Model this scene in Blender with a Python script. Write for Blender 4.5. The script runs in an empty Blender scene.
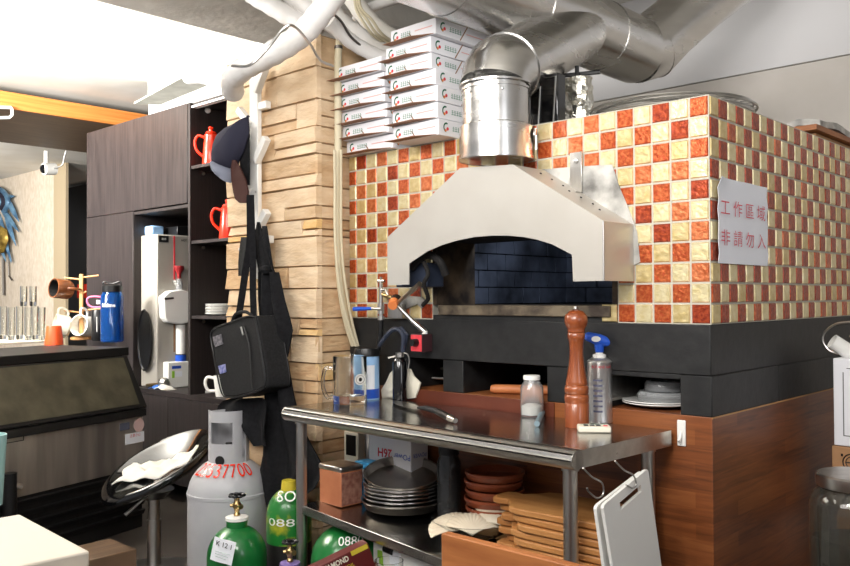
import bpy, math, random
from mathutils import Vector, Matrix
rnd = random.Random(7)
PI = math.pi
SC = bpy.context.scene
COL = SC.collection
# ------------------------------------------------------------------ camera
FPX = 845.7
CAM = Vector((1.0604, -2.3183, 1.244))
YAW, PIT, ROL = -0.754855, 0.01643, -0.005522
FW = Vector((math.sin(YAW)*math.cos(PIT), math.cos(YAW)*math.cos(PIT), math.sin(PIT)))
_R = Vector((math.cos(YAW), -math.sin(YAW), 0)); _U = _R.cross(FW)
RT = _R*math.cos(ROL)+_U*math.sin(ROL)
UP = -_R*math.sin(ROL)+_U*math.cos(ROL)
cd = bpy.data.cameras.new('camera'); cam = bpy.data.objects.new('camera', cd); COL.objects.link(cam)
cam.matrix_world = Matrix(((RT.x, UP.x, -FW.x, CAM.x), (RT.y, UP.y, -FW.y, CAM.y), (RT.z, UP.z, -FW.z, CAM.z), (0, 0, 0, 1)))
cd.sensor_width = 36; cd.lens = FPX/850*36; cd.clip_start = .02; cd.clip_end = 60
SC.camera = cam
def at(px, py, ax, v):
    """point of the photograph's pixel on the world plane ax = v"""
    d = FW+RT*((px-425)/FPX)+UP*((283-py)/FPX)
    i = 'XYZ'.index(ax); return CAM+d*((v-CAM[i])/d[i])
def dp(px, py, t):
    return CAM+(FW+RT*((px-425)/FPX)+UP*((283-py)/FPX))*t
def mpp(p): return (Vector(p)-CAM).dot(FW)/FPX
# ------------------------------------------------------------------ objects
class MB:
    def __init__(s): s.v = []; s.f = []; s.m = []
    def add(s, vs, fs, m=0):
        b = len(s.v); s.v += [Vector(v) for v in vs]
        for f in fs: s.f.append([b+i for i in f]); s.m.append(m)
        return s
    def box(s, x0, x1, y0, y1, z0, z1, m=0):
        return s.add([(x, y, z) for z in (z0, z1) for y in (y0, y1) for x in (x0, x1)],
              [(0, 2, 3, 1), (4, 5, 7, 6), (0, 1, 5, 4), (2, 6, 7, 3), (0, 4, 6, 2), (1, 3, 7, 5)], m)
    def obox(s, c, sx, sy, sz, M=None, m=0):
        M = M or Matrix.Identity(3); c = Vector(c)
        return s.add([c+M@Vector((x*sx/2, y*sy/2, z*sz/2)) for z in (-1, 1) for y in (-1, 1) for x in (-1, 1)],
              [(0, 2, 3, 1), (4, 5, 7, 6), (0, 1, 5, 4), (2, 6, 7, 3), (0, 4, 6, 2), (1, 3, 7, 5)], m)
    def tube(s, pts, r, n=12, m=0, caps=True, closed=False):
        pts = [Vector(p) for p in pts]; k = len(pts); rings = []
        rs = r if isinstance(r, (list, tuple)) else [r]*k
        nrm = None
        for i, p in enumerate(pts):
            if closed: t = pts[(i+1) % k]-pts[i-1]
            else: t = pts[min(i+1, k-1)]-pts[max(i-1, 0)]
            t.normalize()
            if nrm is None: nrm = t.orthogonal().normalized()
            nrm = (nrm-t*nrm.dot(t)).normalized(); b = t.cross(nrm)
            rings.append([p+(nrm*math.cos(a)+b*math.sin(a))*rs[i] for a in [2*PI*j/n for j in range(n)]])
        vs = [v for q in rings for v in q]; fs = []
        for i in range(k if closed else k-1):
            a = i*n; b2 = ((i+1) % k)*n
            for j in range(n): fs.append((a+j, a+(j+1) % n, b2+(j+1) % n, b2+j))
        if caps and not closed:
            fs.append(tuple(range(n-1, -1, -1))); fs.append(tuple((k-1)*n+j for j in range(n)))
        return s.add(vs, fs, m)
    def lathe(s, prof, o=(0, 0, 0), M=None, n=32, m=0, a0=0, a1=2*PI, sx=1, sy=1):
        M = M or Matrix.Identity(3); o = Vector(o); vs = []; fs = []; full = abs(a1-a0-2*PI) < 1e-6
        c = n if full else n+1
        for (r, z) in prof:
            for j in range(c):
                a = a0+(a1-a0)*j/n
                vs.append(o+M@Vector((r*math.cos(a)*sx, r*math.sin(a)*sy, z)))
        for i in range(len(prof)-1):
            for j in range(n):
                j2 = (j+1) % c if full else j+1
                fs.append((i*c+j, i*c+j2, (i+1)*c+j2, (i+1)*c+j))
        return s.add(vs, fs, m)
    def prism(s, poly, d, m=0):
        """closed outline (3d points) pushed along d"""
        n = len(poly); d = Vector(d); p = [Vector(q) for q in poly]
        return s.add(p+[q+d for q in p], [tuple(range(n-1, -1, -1)), tuple(range(n, 2*n))]+[(i, (i+1) % n, n+(i+1) % n, n+i) for i in range(n)], m)
    def grid(s, rows, m=0, thick=None):
        h = len(rows); w = len(rows[0]); vs = [Vector(p) for r in rows for p in r]
        fs = [(i*w+j, i*w+j+1, (i+1)*w+j+1, (i+1)*w+j) for i in range(h-1) for j in range(w-1)]
        if thick is not None:
            t = Vector(thick); N = len(vs); vs += [v+t for v in vs]
            fs += [tuple(N+q for q in reversed(f)) for f in fs]
            e = [j for j in range(w)]+[i*w+w-1 for i in range(1, h)]+[(h-1)*w+j for j in range(w-2, -1, -1)]+[i*w for i in range(h-2, 0, -1)]
            for a, b in zip(e, e[1:]+e[:1]): fs.append((b, a, N+a, N+b))
        return s.add(vs, fs, m)
    def build(s, name, mats, parent=None, world=False, bevel=0, ang=35, label=None, mod=None):
        me = bpy.data.meshes.new(name)
        vs = s.v
        if world and parent is not None:
            inv = parent_matrix(parent).inverted(); vs = [inv@v for v in vs]
        me.from_pydata([tuple(v) for v in vs], [], s.f)
        mats = mats if isinstance(mats, (list, tuple)) else [mats]
        for x in mats: me.materials.append(x)
        me.polygons.foreach_set('material_index', s.m)
        me.polygons.foreach_set('use_smooth', [True]*len(s.f))
        me.validate(); me.update()
        import bmesh
        bm = bmesh.new(); bm.from_mesh(me); bmesh.ops.recalc_face_normals(bm, faces=bm.faces); bm.to_mesh(me); bm.free()
        me.set_sharp_from_angle(angle=math.radians(ang))
        o = bpy.data.objects.new(name, me); COL.objects.link(o)
        if parent is not None: o.parent = parent
        if bevel:
            b = o.modifiers.new('bevel', 'BEVEL'); b.width = bevel; b.segments = 2; b.limit_method = 'ANGLE'; b.angle_limit = math.radians(40)
        if label: o['label'] = label
        return o
def parent_matrix(o):
    M = Matrix.LocRotScale(o.location, o.rotation_euler, None)
    return parent_matrix(o.parent)@M if o.parent else M
def tag(o, label=None, cat=None, group=None, kind=None):
    if label: o['label'] = label
    if cat: o['category'] = cat
    if group: o['group'] = group
    if kind: o['kind'] = kind
    return o
def thing(name, label, cat, loc=(0, 0, 0), rz=0, group=None, rot=None):
    o = bpy.data.objects.new(name, None); COL.objects.link(o); o.empty_display_size = .05
    o.location = loc; o.rotation_euler = rot or (0, 0, rz)
    return tag(o, label, cat, group)
def copy_tree(o, parent=None):
    c = o.copy(); COL.objects.link(c)
    if parent is not None: c.parent = parent
    for ch in list(o.children): copy_tree(ch, c)
    return c
def struct(name, mb, m, **k): return tag(mb.build(name, m, **k), kind='structure')
def origin_to(o, p):
    """put a one-mesh thing's origin at its base"""
    p = Vector(p); o.data.transform(Matrix.Translation(-p)); o.location = p; return o
def solo(mb, name, m, label, cat, group=None, base=None, **k):
    o = mb.build(name, m, **k)
    if base is None:
        xs = [v.co for v in o.data.vertices]
        base = (sum(v.x for v in xs)/len(xs), sum(v.y for v in xs)/len(xs), min(v.z for v in xs))
    origin_to(o, base); return tag(o, label, cat, group)
def MR(x, y, z=None):
    x = Vector(x).normalized(); y = Vector(y); y = (y-x*y.dot(x)).normalized(); z = x.cross(y)
    return Matrix((x, y, z)).transposed()
def axis_to(d):
    """matrix turning local z to d"""
    return Vector(d).normalized().to_track_quat('Z', 'Y').to_matrix()
def curve_pts(pts, k=8):
    """smooth curve through points (Catmull-Rom)"""
    P = [Vector(p) for p in pts]; P = [P[0]*2-P[1]]+P+[P[-1]*2-P[-2]]; out = []
    for i in range(1, len(P)-2):
        for j in range(k):
            t = j/k; a, b, c, d = P[i-1], P[i], P[i+1], P[i+2]
            out.append(.5*((2*b)+(c-a)*t+(2*a-5*b+4*c-d)*t*t+(3*b-a-3*c+d)*t**3))
    return out+[P[-2]]
def text(s, m, o, right, up, w=None, h=None, name='lettering', parent=None, world=True, lift=.0008, wrap=None, slant=0, label=None, bold=0):
    """flat lettering laid at o (its centre), along right / up"""
    cu = bpy.data.curves.new('t', 'FONT'); cu.body = s; cu.align_x = 'CENTER'; cu.align_y = 'CENTER'; cu.offset = bold
    cu.resolution_u = 3
    t = bpy.data.objects.new('t', cu); COL.objects.link(t)
    bpy.context.view_layer.update()
    me = bpy.data.meshes.new_from_object(t.evaluated_get(bpy.context.evaluated_depsgraph_get()))
    vs = [v.co.copy() for v in me.vertices]; fs = [tuple(p.vertices) for p in me.polygons]
    bpy.data.objects.remove(t); bpy.data.meshes.remove(me)
    if not vs: return None
    x0, x1 = min(v.x for v in vs), max(v.x for v in vs); y0, y1 = min(v.y for v in vs), max(v.y for v in vs)
    k = (w/(x1-x0)) if w else h/(y1-y0); ky = (h/(y1-y0)) if h else k
    o = Vector(o); R = Vector(right).normalized(); U = Vector(up).normalized(); N = R.cross(U)
    out = []
    for v in vs:
        x = (v.x-(x0+x1)/2)*k; y = (v.y-(y0+y1)/2)*ky; x += slant*y
        if wrap:   # wrap = (centre x, centre y, radius) of an upright cylinder
            cx, cy, r = wrap; a0 = math.atan2(N.y, N.x); a = a0+x/r
            out.append(Vector((cx+math.cos(a)*(r+lift), cy+math.sin(a)*(r+lift), o.z+y)))
        else: out.append(o+R*x+U*y+N*lift)
    mb = MB(); mb.add(out, fs); ob = MB.build(mb, name, m, parent, world=world and parent is not None)
    if label: ob['label'] = label
    return ob
# ------------------------------------------------------------------ materials
def S(r, g, b):
    f = lambda c: (c/255/12.92) if c/255 <= .04045 else ((c/255+.055)/1.055)**2.4
    return (f(r), f(g), f(b), 1)
def mat(name, c, r=.5, m=0, c2=None, ns=8, stretch=(1, 1, 1), lo=.35, hi=.65, bump=0, bs=40, coat=0, trans=0, ior=1.45, emis=None, es=0, det=4, spec=.5, rvar=0, alpha=1):
    M = bpy.data.materials.new(name); M.use_nodes = True; nt = M.node_tree; N = nt.nodes; L = nt.links
    p = N['Principled BSDF']; p.inputs['Base Color'].default_value = c; p.inputs['Roughness'].default_value = r; p.inputs['Metallic'].default_value = m
    p.inputs['Coat Weight'].default_value = coat; p.inputs['Coat Roughness'].default_value = .08
    p.inputs['Transmission Weight'].default_value = trans; p.inputs['IOR'].default_value = ior
    p.inputs['Specular IOR Level'].default_value = spec
    if emis: p.inputs['Emission Color'].default_value = emis; p.inputs['Emission Strength'].default_value = es
    tc = N.new('ShaderNodeTexCoord')
    if c2:
        mp = N.new('ShaderNodeMapping'); mp.inputs['Scale'].default_value = stretch; L.new(tc.outputs['Object'], mp.inputs['Vector'])
        n = N.new('ShaderNodeTexNoise'); n.inputs['Scale'].default_value = ns; n.inputs['Detail'].default_value = det; L.new(mp.outputs[0], n.inputs['Vector'])
        cr = N.new('ShaderNodeValToRGB'); cr.color_ramp.elements[0].position = lo; cr.color_ramp.elements[1].position = hi
        cr.color_ramp.elements[0].color = c; cr.color_ramp.elements[1].color = c2
        L.new(n.outputs['Fac'], cr.inputs['Fac']); L.new(cr.outputs['Color'], p.inputs['Base Color'])
        if rvar:
            mr = N.new('ShaderNodeMapRange'); mr.inputs['To Min'].default_value = max(0, r-rvar); mr.inputs['To Max'].default_value = r+rvar
            L.new(n.outputs['Fac'], mr.inputs['Value']); L.new(mr.outputs[0], p.inputs['Roughness'])
    if bump:
        n2 = N.new('ShaderNodeTexNoise'); n2.inputs['Scale'].default_value = bs; n2.inputs['Detail'].default_value = 5
        mp2 = N.new('ShaderNodeMapping'); mp2.inputs['Scale'].default_value = stretch; L.new(tc.outputs['Object'], mp2.inputs['Vector']); L.new(mp2.outputs[0], n2.inputs['Vector'])
        b = N.new('ShaderNodeBump'); b.inputs['Strength'].default_value = bump; b.inputs['Distance'].default_value = .01
        L.new(n2.outputs['Fac'], b.inputs['Height']); L.new(b.outputs[0], p.inputs['Normal'])
    return M
def stave_mat(name, cols, bw=.6, bh=.045, r=.4):
    """butcher block: staves along the horizontal, in world axes x+y and z"""
    M = bpy.data.materials.new(name); M.use_nodes = True; nt = M.node_tree; N = nt.nodes; L = nt.links; p = N['Principled BSDF']
    tc = N.new('ShaderNodeTexCoord'); sp = N.new('ShaderNodeSeparateXYZ'); L.new(tc.outputs['Object'], sp.inputs[0])
    ad = N.new('ShaderNodeMath'); ad.operation = 'ADD'; L.new(sp.outputs['X'], ad.inputs[0]); L.new(sp.outputs['Y'], ad.inputs[1])
    cb = N.new('ShaderNodeCombineXYZ'); L.new(ad.outputs[0], cb.inputs['X']); L.new(sp.outputs['Z'], cb.inputs['Y'])
    br = N.new('ShaderNodeTexBrick'); br.inputs['Color1'].default_value = (0, 0, 0, 1); br.inputs['Color2'].default_value = (1, 1, 1, 1); br.inputs['Mortar'].default_value = (.2, .2, .2, 1)
    br.inputs['Mortar Size'].default_value = .0006; br.inputs['Mortar Smooth'].default_value = .5
    br.inputs['Scale'].default_value = 1; br.inputs['Brick Width'].default_value = bw; br.inputs['Row Height'].default_value = bh; br.offset = .37
    L.new(cb.outputs[0], br.inputs['Vector'])
    mp = N.new('ShaderNodeMapping'); mp.inputs['Scale'].default_value = (4, 60, 1); L.new(cb.outputs[0], mp.inputs['Vector'])
    n = N.new('ShaderNodeTexNoise'); n.inputs['Scale'].default_value = 1; n.inputs['Detail'].default_value = 6; n.inputs['Distortion'].default_value = 1.2; L.new(mp.outputs[0], n.inputs['Vector'])
    mx = N.new('ShaderNodeMix'); mx.data_type = 'RGBA'; mx.inputs[0].default_value = .74
    L.new(br.outputs['Color'], mx.inputs['A']); L.new(n.outputs['Fac'], mx.inputs['B'])
    cr = N.new('ShaderNodeValToRGB'); cr.color_ramp.elements[0].position = .2; cr.color_ramp.elements[1].position = .8
    cr.color_ramp.elements[0].color = cols[0]; cr.color_ramp.elements[1].color = cols[2]; e = cr.color_ramp.elements.new(.5); e.color = cols[1]
    L.new(mx.outputs['Result'], cr.inputs[0]); L.new(cr.outputs[0], p.inputs['Base Color']); p.inputs['Roughness'].default_value = r
    return M
G = {}
G['tile_gold'] = mat('tile_gold', S(218, 200, 146), .33, .5, S(232, 219, 178), 45, bump=.25, bs=60, coat=.2)
G['tile_gold2'] = mat('tile_gold2', S(202, 178, 118), .33, .5, S(222, 203, 152), 40, bump=.25, bs=60, coat=.2)
G['tile_orange'] = mat('tile_orange', S(166, 62, 24), .33, .5, S(200, 106, 58), 90, bump=.3, bs=80, coat=.2)
G['tile_red'] = mat('tile_red', S(128, 40, 18), .33, .5, S(176, 74, 36), 90, bump=.3, bs=80, coat=.2)
G['tile_amber'] = mat('tile_amber', S(186, 88, 44), .33, .5, S(212, 128, 82), 70, bump=.3, bs=80, coat=.2)
G['grout'] = mat('grout', S(190, 186, 172), .85)
G['black_slab'] = mat('black_slab', S(20, 20, 21), .5, 0, S(32, 32, 32), 25, bump=.1)
G['soot'] = mat('soot', S(14, 13, 13), .8, 0, S(30, 26, 24), 12)
G['firebrick'] = mat('firebrick', S(112, 118, 134), .8, 0, S(52, 54, 62), 5)
G['hearth'] = mat('hearth', S(110, 98, 80), .7, 0, S(52, 42, 34), 14, bump=.2)
G['jamb'] = mat('jamb', S(96, 80, 62), .9, 0, S(36, 28, 24), 10, bump=.3)
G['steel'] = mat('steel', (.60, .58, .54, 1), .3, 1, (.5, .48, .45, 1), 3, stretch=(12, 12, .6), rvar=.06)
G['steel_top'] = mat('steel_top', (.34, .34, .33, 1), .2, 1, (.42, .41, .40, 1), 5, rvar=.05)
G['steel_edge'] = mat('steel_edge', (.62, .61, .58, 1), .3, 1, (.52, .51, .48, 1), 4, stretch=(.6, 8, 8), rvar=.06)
G['hood_steel'] = mat('hood_steel', S(206, 202, 194), .42, .5, S(196, 191, 182), 3)
G['galv'] = mat('galv', (.60, .59, .57, 1), .26, 1, (.72, .71, .69, 1), 4, stretch=(1, 1, 5), rvar=.08)
G['splash'] = mat('splash', S(206, 204, 198), .5, .2, S(70, 68, 66), 9, lo=.42, hi=.72, det=8)
G['wire'] = mat('wire', (.55, .54, .52, 1), .3, 1)
G['darkwire'] = mat('darkwire', (.16, .15, .14, 1), .4, 1)
G['butcher'] = stave_mat('butcher', (S(80, 42, 20), S(126, 70, 35), S(150, 92, 50)))
G['veneer'] = mat('veneer', S(36, 31, 31), .36, 0, S(56, 49, 48), 6, stretch=(18, 18, .6), det=6)
G['veneer_in'] = mat('veneer_in', S(34, 28, 27), .5, 0, S(44, 37, 36), 6, stretch=(18, 18, .6), det=6)
G['stone_a'] = mat('stone_a', S(214, 184, 148), .85, 0, S(230, 206, 174), 7, stretch=(1, 1, 3), bump=.7, bs=22, det=8)
G['stone_b'] = mat('stone_b', S(196, 162, 124), .85, 0, S(216, 188, 152), 9, stretch=(1, 1, 3), bump=.7, bs=22, det=8)
G['stone_c'] = mat('stone_c', S(192, 152, 112), .85, 0, S(208, 176, 136), 12, stretch=(1, 1, 3), bump=.7, bs=25, det=8)
G['stone_d'] = mat('stone_d', S(214, 170, 104), .85, 0, S(222, 188, 136), 8, stretch=(1, 1, 3), bump=.6, bs=25, det=8)
G['mortar'] = mat('mortar', S(150, 124, 94), .95)
G['white_paint'] = mat('white_paint', S(228, 226, 222), .7)
G['ceil_white'] = mat('ceil_white', S(236, 234, 228), .85, 0, S(226, 222, 212), 2, bump=.1, bs=12)
G['concrete'] = mat('concrete', S(176, 172, 164), .9, 0, S(196, 192, 184), 4, bump=.4, bs=18)
G['concrete_dark'] = mat('concrete_dark', S(120, 118, 110), .9, 0, S(150, 146, 136), 6, bump=.5, bs=20)
G['wall_grey'] = mat('wall_grey', S(222, 221, 222), .8)
G['wall_beige'] = mat('wall_beige', S(206, 200, 192), .8, 0, S(212, 206, 199), 5)
G['wallpaper'] = mat('wallpaper', S(206, 192, 172), .7, 0, S(222, 210, 194), 28, stretch=(1, 1, .45))
G['orange_wood'] = mat('orange_wood', S(186, 112, 48), .5, 0, S(206, 134, 68), 4, stretch=(1, .4, 14))
G['brown_wood'] = mat('brown_wood', S(88, 68, 52), .5, 0, S(110, 88, 68), 5, stretch=(14, .6, 1))
G['floor'] = mat('floor_tile', S(60, 54, 50), .5, 0, S(74, 68, 62), 3)
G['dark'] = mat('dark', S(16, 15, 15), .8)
G['black_plastic'] = mat('black_plastic', S(20, 20, 21), .35)
G['black_gloss'] = mat('black_gloss', S(10, 10, 12), .08, coat=.6)
G['black_cloth'] = mat('black_cloth', S(22, 22, 24), .95, spec=.15, c2=S(30, 30, 32), ns=60)
G['bag_fabric'] = mat('bag_fabric', S(24, 24, 25), .8, spec=.25, c2=S(34, 34, 35), ns=120)
G['white_plastic'] = mat('white_plastic', S(232, 231, 226), .35)
G['white_gloss'] = mat('white_gloss', S(236, 235, 230), .2)
G['cream'] = mat('cream', S(226, 220, 202), .55)
G['white_cloth'] = mat('white_cloth', S(232, 229, 220), .95, spec=.1)
G['paper'] = mat('paper', S(238, 240, 246), .7)
G['carton_white'] = mat('carton_white', S(234, 234, 238), .6)
G['carton_brown'] = mat('carton_brown', S(150, 112, 88), .85)
G['kraft'] = mat('kraft', S(172, 130, 92), .85)
G['red_print'] = mat('red_print', S(214, 60, 70), .6)
G['red_ink'] = mat('red_ink', S(214, 70, 90), .7)
G['green_print'] = mat('green_print', S(28, 96, 70), .6)
G['orange_print'] = mat('orange_print', S(226, 130, 70), .6)
G['pink_print'] = mat('pink_print', S(228, 176, 170), .6)
G['grey_print'] = mat('grey_print', S(130, 164, 148), .6)
G['pillwood'] = mat('pepper_wood', S(122, 58, 28), .3, 0, S(152, 82, 44), 10, stretch=(3, 3, .4), coat=.4)
G['boardwood'] = mat('board_wood', S(158, 104, 54), .5, 0, S(182, 130, 76), 6, stretch=(1, 6, 6))
G['lightwood'] = mat('light_wood', S(180, 130, 78), .5, 0, S(198, 150, 98), 8)
G['cutwood'] = mat('cutwood', S(138, 80, 40), .5, 0, S(164, 102, 56), 6, stretch=(1, 1, 8))
G['terracotta'] = mat('terracotta', S(124, 58, 34), .38, 0, S(150, 76, 46), 10, coat=.3)
G['rollwood'] = mat('roll_wood', S(176, 100, 56), .45, 0, S(196, 122, 74), 8)
G['redbrown'] = mat('shaded_base_wood', S(84, 38, 24), .45, 0, S(104, 52, 34), 5, stretch=(1, 8, 1))
G['red_enamel'] = mat('red_enamel', S(226, 50, 24), .25, coat=.5)
G['orange_plastic'] = mat('orange_plastic', S(240, 92, 44), .4)
G['green_paint'] = mat('green_paint', S(24, 112, 50), .28, 0, S(20, 98, 44), 6, coat=.4)
G['green_yellow'] = mat('green_yellow', S(30, 112, 44), .35, 0, S(176, 170, 40), 9, lo=.5, hi=.62, coat=.3)
G['yellow'] = mat('yellow', S(196, 176, 52), .45)
G['brass'] = mat('brass', (.45, .33, .15, 1), .32, 1, (.3, .2, .09, 1), 30)
G['grey_paint'] = mat('grey_paint', S(168, 168, 172), .38, 0, S(178, 178, 181), 6)
G['rust'] = mat('rust', S(120, 84, 56), .8)
G['glass'] = mat('glass', (.97, .99, .98, 1), .01, trans=1)
G['frosted'] = mat('frosted_glass', (.97, .98, .98, 1), .1, trans=.9)
G['bottle_blue'] = mat('bottle_blue', S(26, 92, 176), .08, trans=.7, ior=1.4)
G['water'] = mat('water', (.95, .97, .98, 1), 0, trans=1, ior=1.33)
G['blue'] = mat('blue_plastic', S(36, 84, 190), .35)
G['navy'] = mat('navy', S(44, 44, 58), .8, spec=.2)
G['maroon'] = mat('maroon', S(58, 32, 28), .8, spec=.2)
G['greycloth'] = mat('grey_cloth', S(120, 124, 138), .85, spec=.2)
G['heater'] = mat('heater_body', S(160, 155, 146), .4)
G['lid_khaki'] = mat('lid_khaki', S(84, 80, 64), .5, 0, S(64, 60, 48), 9, bump=.1)
G['machine_black'] = mat('machine_black', S(28, 27, 26), .5)
G['machine_steel'] = mat('machine_steel', (.62, .58, .52, 1), .36, .8, (.34, .31, .28, 1), 3, stretch=(3, 3, .3))
G['copper'] = mat('copper_tin', S(188, 120, 84), .45, .2, S(176, 108, 74), 12)
G['tinlabel'] = mat('tin_label', S(112, 66, 54), .5, 0, S(146, 106, 90), 60)
G['brownceramic'] = mat('brown_ceramic', S(112, 62, 34), .3, 0, S(140, 84, 46), 8, coat=.4)
G['pinkrubber'] = mat('pink_rubber', S(232, 120, 160), .5)
G['salt'] = mat('salt', S(236, 234, 226), .9, bump=.3, bs=90)
G['shell'] = mat('shell', S(220, 204, 178), .55, 0, S(236, 224, 202), 12)
G['pan_metal'] = mat('pan_metal', (.34, .31, .27, 1), .28, 1, (.44, .41, .36, 1), 8)
G['pan_bright'] = mat('pan_bright', (.62, .60, .57, 1), .24, 1)
G['clear'] = mat('clear_plastic', (.93, .95, .96, 1), .12, trans=.8, ior=1.4)
G['foil'] = mat('foil', (.7, .68, .6, 1), .22, 1, bump=1, bs=30)
G['lightblue'] = mat('light_blue', S(150, 190, 232), .35)
G['skyblue'] = mat('sky_blue', S(70, 160, 214), .5)
G['red_box'] = mat('red_box', S(86, 18, 18), .5)
G['maskblue'] = mat('mask_blue', S(60, 96, 130), .4, .2, S(110, 150, 180), 10)
G['maskgold'] = mat('mask_gold', S(120, 96, 40), .35, .5, S(190, 160, 80), 12)
G['tanrubber'] = mat('tan_rubber', S(206, 196, 168), .6)
G['tape_white'] = mat('tape_white', S(232, 230, 228), .6, 0, S(216, 213, 208), 7, bump=.4, bs=14)
G['lime'] = mat('lime', S(150, 200, 60), .5)
G['jarglass'] = mat('jar_glass', (.42, .40, .34, 1), .05, trans=.95)
G['darkfill'] = mat('dark_fill', S(40, 44, 44), .7, 0, S(60, 62, 60), 30)
G['smoked'] = mat('smoked_glass', (.12, .12, .12, 1), .05, trans=.7)
# ================================================================== setting
CEIL = 2.95
struct('floor', MB().box(-14, 3, -4.5, 4.2, -.1, 0), G['floor'])
struct('ceiling', MB().box(-14, 3, -4.5, 4.2, CEIL, CEIL+.1), G['ceil_white'])
z1 = at(740, 75, 'Y', 2.05).z
b = MB(); b.box(-2.6, 3, 2.05, 2.2, 0, z1-.004, 1); b.box(-2.6, 3, 2.05, 2.2, z1+.004, CEIL, 0); b.box(-2.6, 3, 2.06, 2.2, z1-.004, z1+.004, 2)
struct('wall_back', b, [G['wall_grey'], G['wall_beige'], G['concrete_dark']])
struct('wall_right', MB().box(2.9, 3, -4.5, 2.05, 0, CEIL), G['wall_grey'])
# partition behind the cupboards
struct('wall_partition', MB().box(-5.05, -2.6, 1.02, 1.12, 0, CEIL), G['white_paint'])
struct('trim_1', MB().box(-2.62, -2.5, 1.02, 2.2, 0, CEIL), G['white_paint'])
# wallpapered wall to the left
xw = at(54, 250, 'Y', 2.3).x; xw2 = at(66, 250, 'Y', 2.3).x
ztr = at(20, 171, 'Y', 2.3).z; ztr2 = ztr+.19
struct('wall_left', MB().box(-14, xw, 2.3, 2.33, 0, CEIL), G['wallpaper'])
struct('wall_corner', MB().box(xw, xw2, 2.295, 2.33, 0, ztr, 0), mat('corner_paper', S(180, 164, 136), .75))
struct('trim_2', MB().box(-14, -5.0, 2.2, 2.30, ztr, ztr2), G['white_paint'])
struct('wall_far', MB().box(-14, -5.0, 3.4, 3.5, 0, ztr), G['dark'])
t = tag(MB().box(at(64, 250, 'Y', 3.2).x, at(92, 250, 'Y', 3.2).x, 3.2, 3.24, 0, ztr-.1).build('door_1', G['black_plastic']), kind='structure')
# soffit over the counter: orange wooden face, brown underside
zs = at(0, 107, 'X', -5.84).z
b = MB(); b.box(-5.87, -5.84, -3, 4, zs, zs+.13, 0); xs_ = at(0, 142, 'Z', zs).x; b.box(xs_, -5.87, -3, 4, zs, zs+.13, 1)
struct('trim_3', b, [G['orange_wood'], G['brown_wood']])
# concrete beams on the ceiling
zb = at(240, 38, 'X', -2.68).z
struct('trim_4', MB().box(-2.68, -1.95, -4.5, 2.0, zb, CEIL), G['concrete'])
struct('trim_5', MB().box(-1.95, -.35, -.1, .9, zb+.12, CEIL), G['concrete_dark'])
# ================================================================== brick pillar clad in stone
PY = -.162; PX0 = at(228, 200, 'Y', PY).x; PX1 = at(318, 200, 'Y', PY).x; PZ = at(317, 33, 'Y', PY).z
b = MB(); b.box(PX0+.02, PX1-.012, PY+.012, .9, 0, PZ, 0)
z = 0
while z < PZ-.02:
    h = min(rnd.choice([.05, .07, .09, .11, .12, .13]), PZ-z)
    for face in (0, 1):
        s = 0; L_ = (PX1-PX0) if face == 0 else .5
        while s < L_-.01:
            w = min(rnd.uniform(.16, .5), L_-s)
            if L_-s-w < .06: w = L_-s
            subs = [(0, h)] if h < .06 or rnd.random() < .72 else [(0, h*.4), (h*.4, h)]
            for (h0, h1) in subs:
                d = rnd.uniform(.0, .012); m = rnd.choice([1, 1, 1, 2, 2, 3, 4 if rnd.random() < .5 else 1])
                e = .0008; j = [rnd.uniform(-.004, .004) for _ in range(4)]
                if face == 0:
                    xa, xb = PX0+s+e, PX0+s+w-e
                    if s == 0: xa -= rnd.uniform(-.012, .022)
                    q = [(xa, PY+.02, z+h0+e), (xb, PY+.02, z+h0+e), (xb, PY+.02, z+h1-e), (xa, PY+.02, z+h1-e)]
                    o = [(xa+.003, PY-d+j[0], z+h0+e+.003), (xb-.003, PY-d+j[1], z+h0+e+.003), (xb-.003, PY-d+j[2]*2+.003, z+h1-e-.003), (xa+.003, PY-d+j[3]*2+.003, z+h1-e-.003)]
                else:
                    ya, yb = PY+s+e, PY+s+w-e
                    X = PX1-.02
                    q = [(X, ya, z+h0+e), (X, yb, z+h0+e), (X, yb, z+h1-e), (X, ya, z+h1-e)]
                    dd = d*.35
                    o = [(PX1+dd-.006+j[0]*.4, ya+.002, z+h0+e+.003), (PX1+dd-.006+j[1]*.4, yb-.002, z+h0+e+.003), (PX1+dd-.008+j[2]*.4, yb-.002, z+h1-e-.003), (PX1+dd-.008+j[3]*.4, ya+.002, z+h1-e-.003)]
                b.add(q+o, [(4, 5, 6, 7), (0, 1, 5, 4), (1, 2, 6, 5), (2, 3, 7, 6), (3, 0, 4, 7)], m)
            s += w
    z += h
# left return of the pillar
struct('wall_pillar', b, [G['mortar'], G['stone_a'], G['stone_b'], G['stone_c'], G['stone_d']], ang=20)
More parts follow.
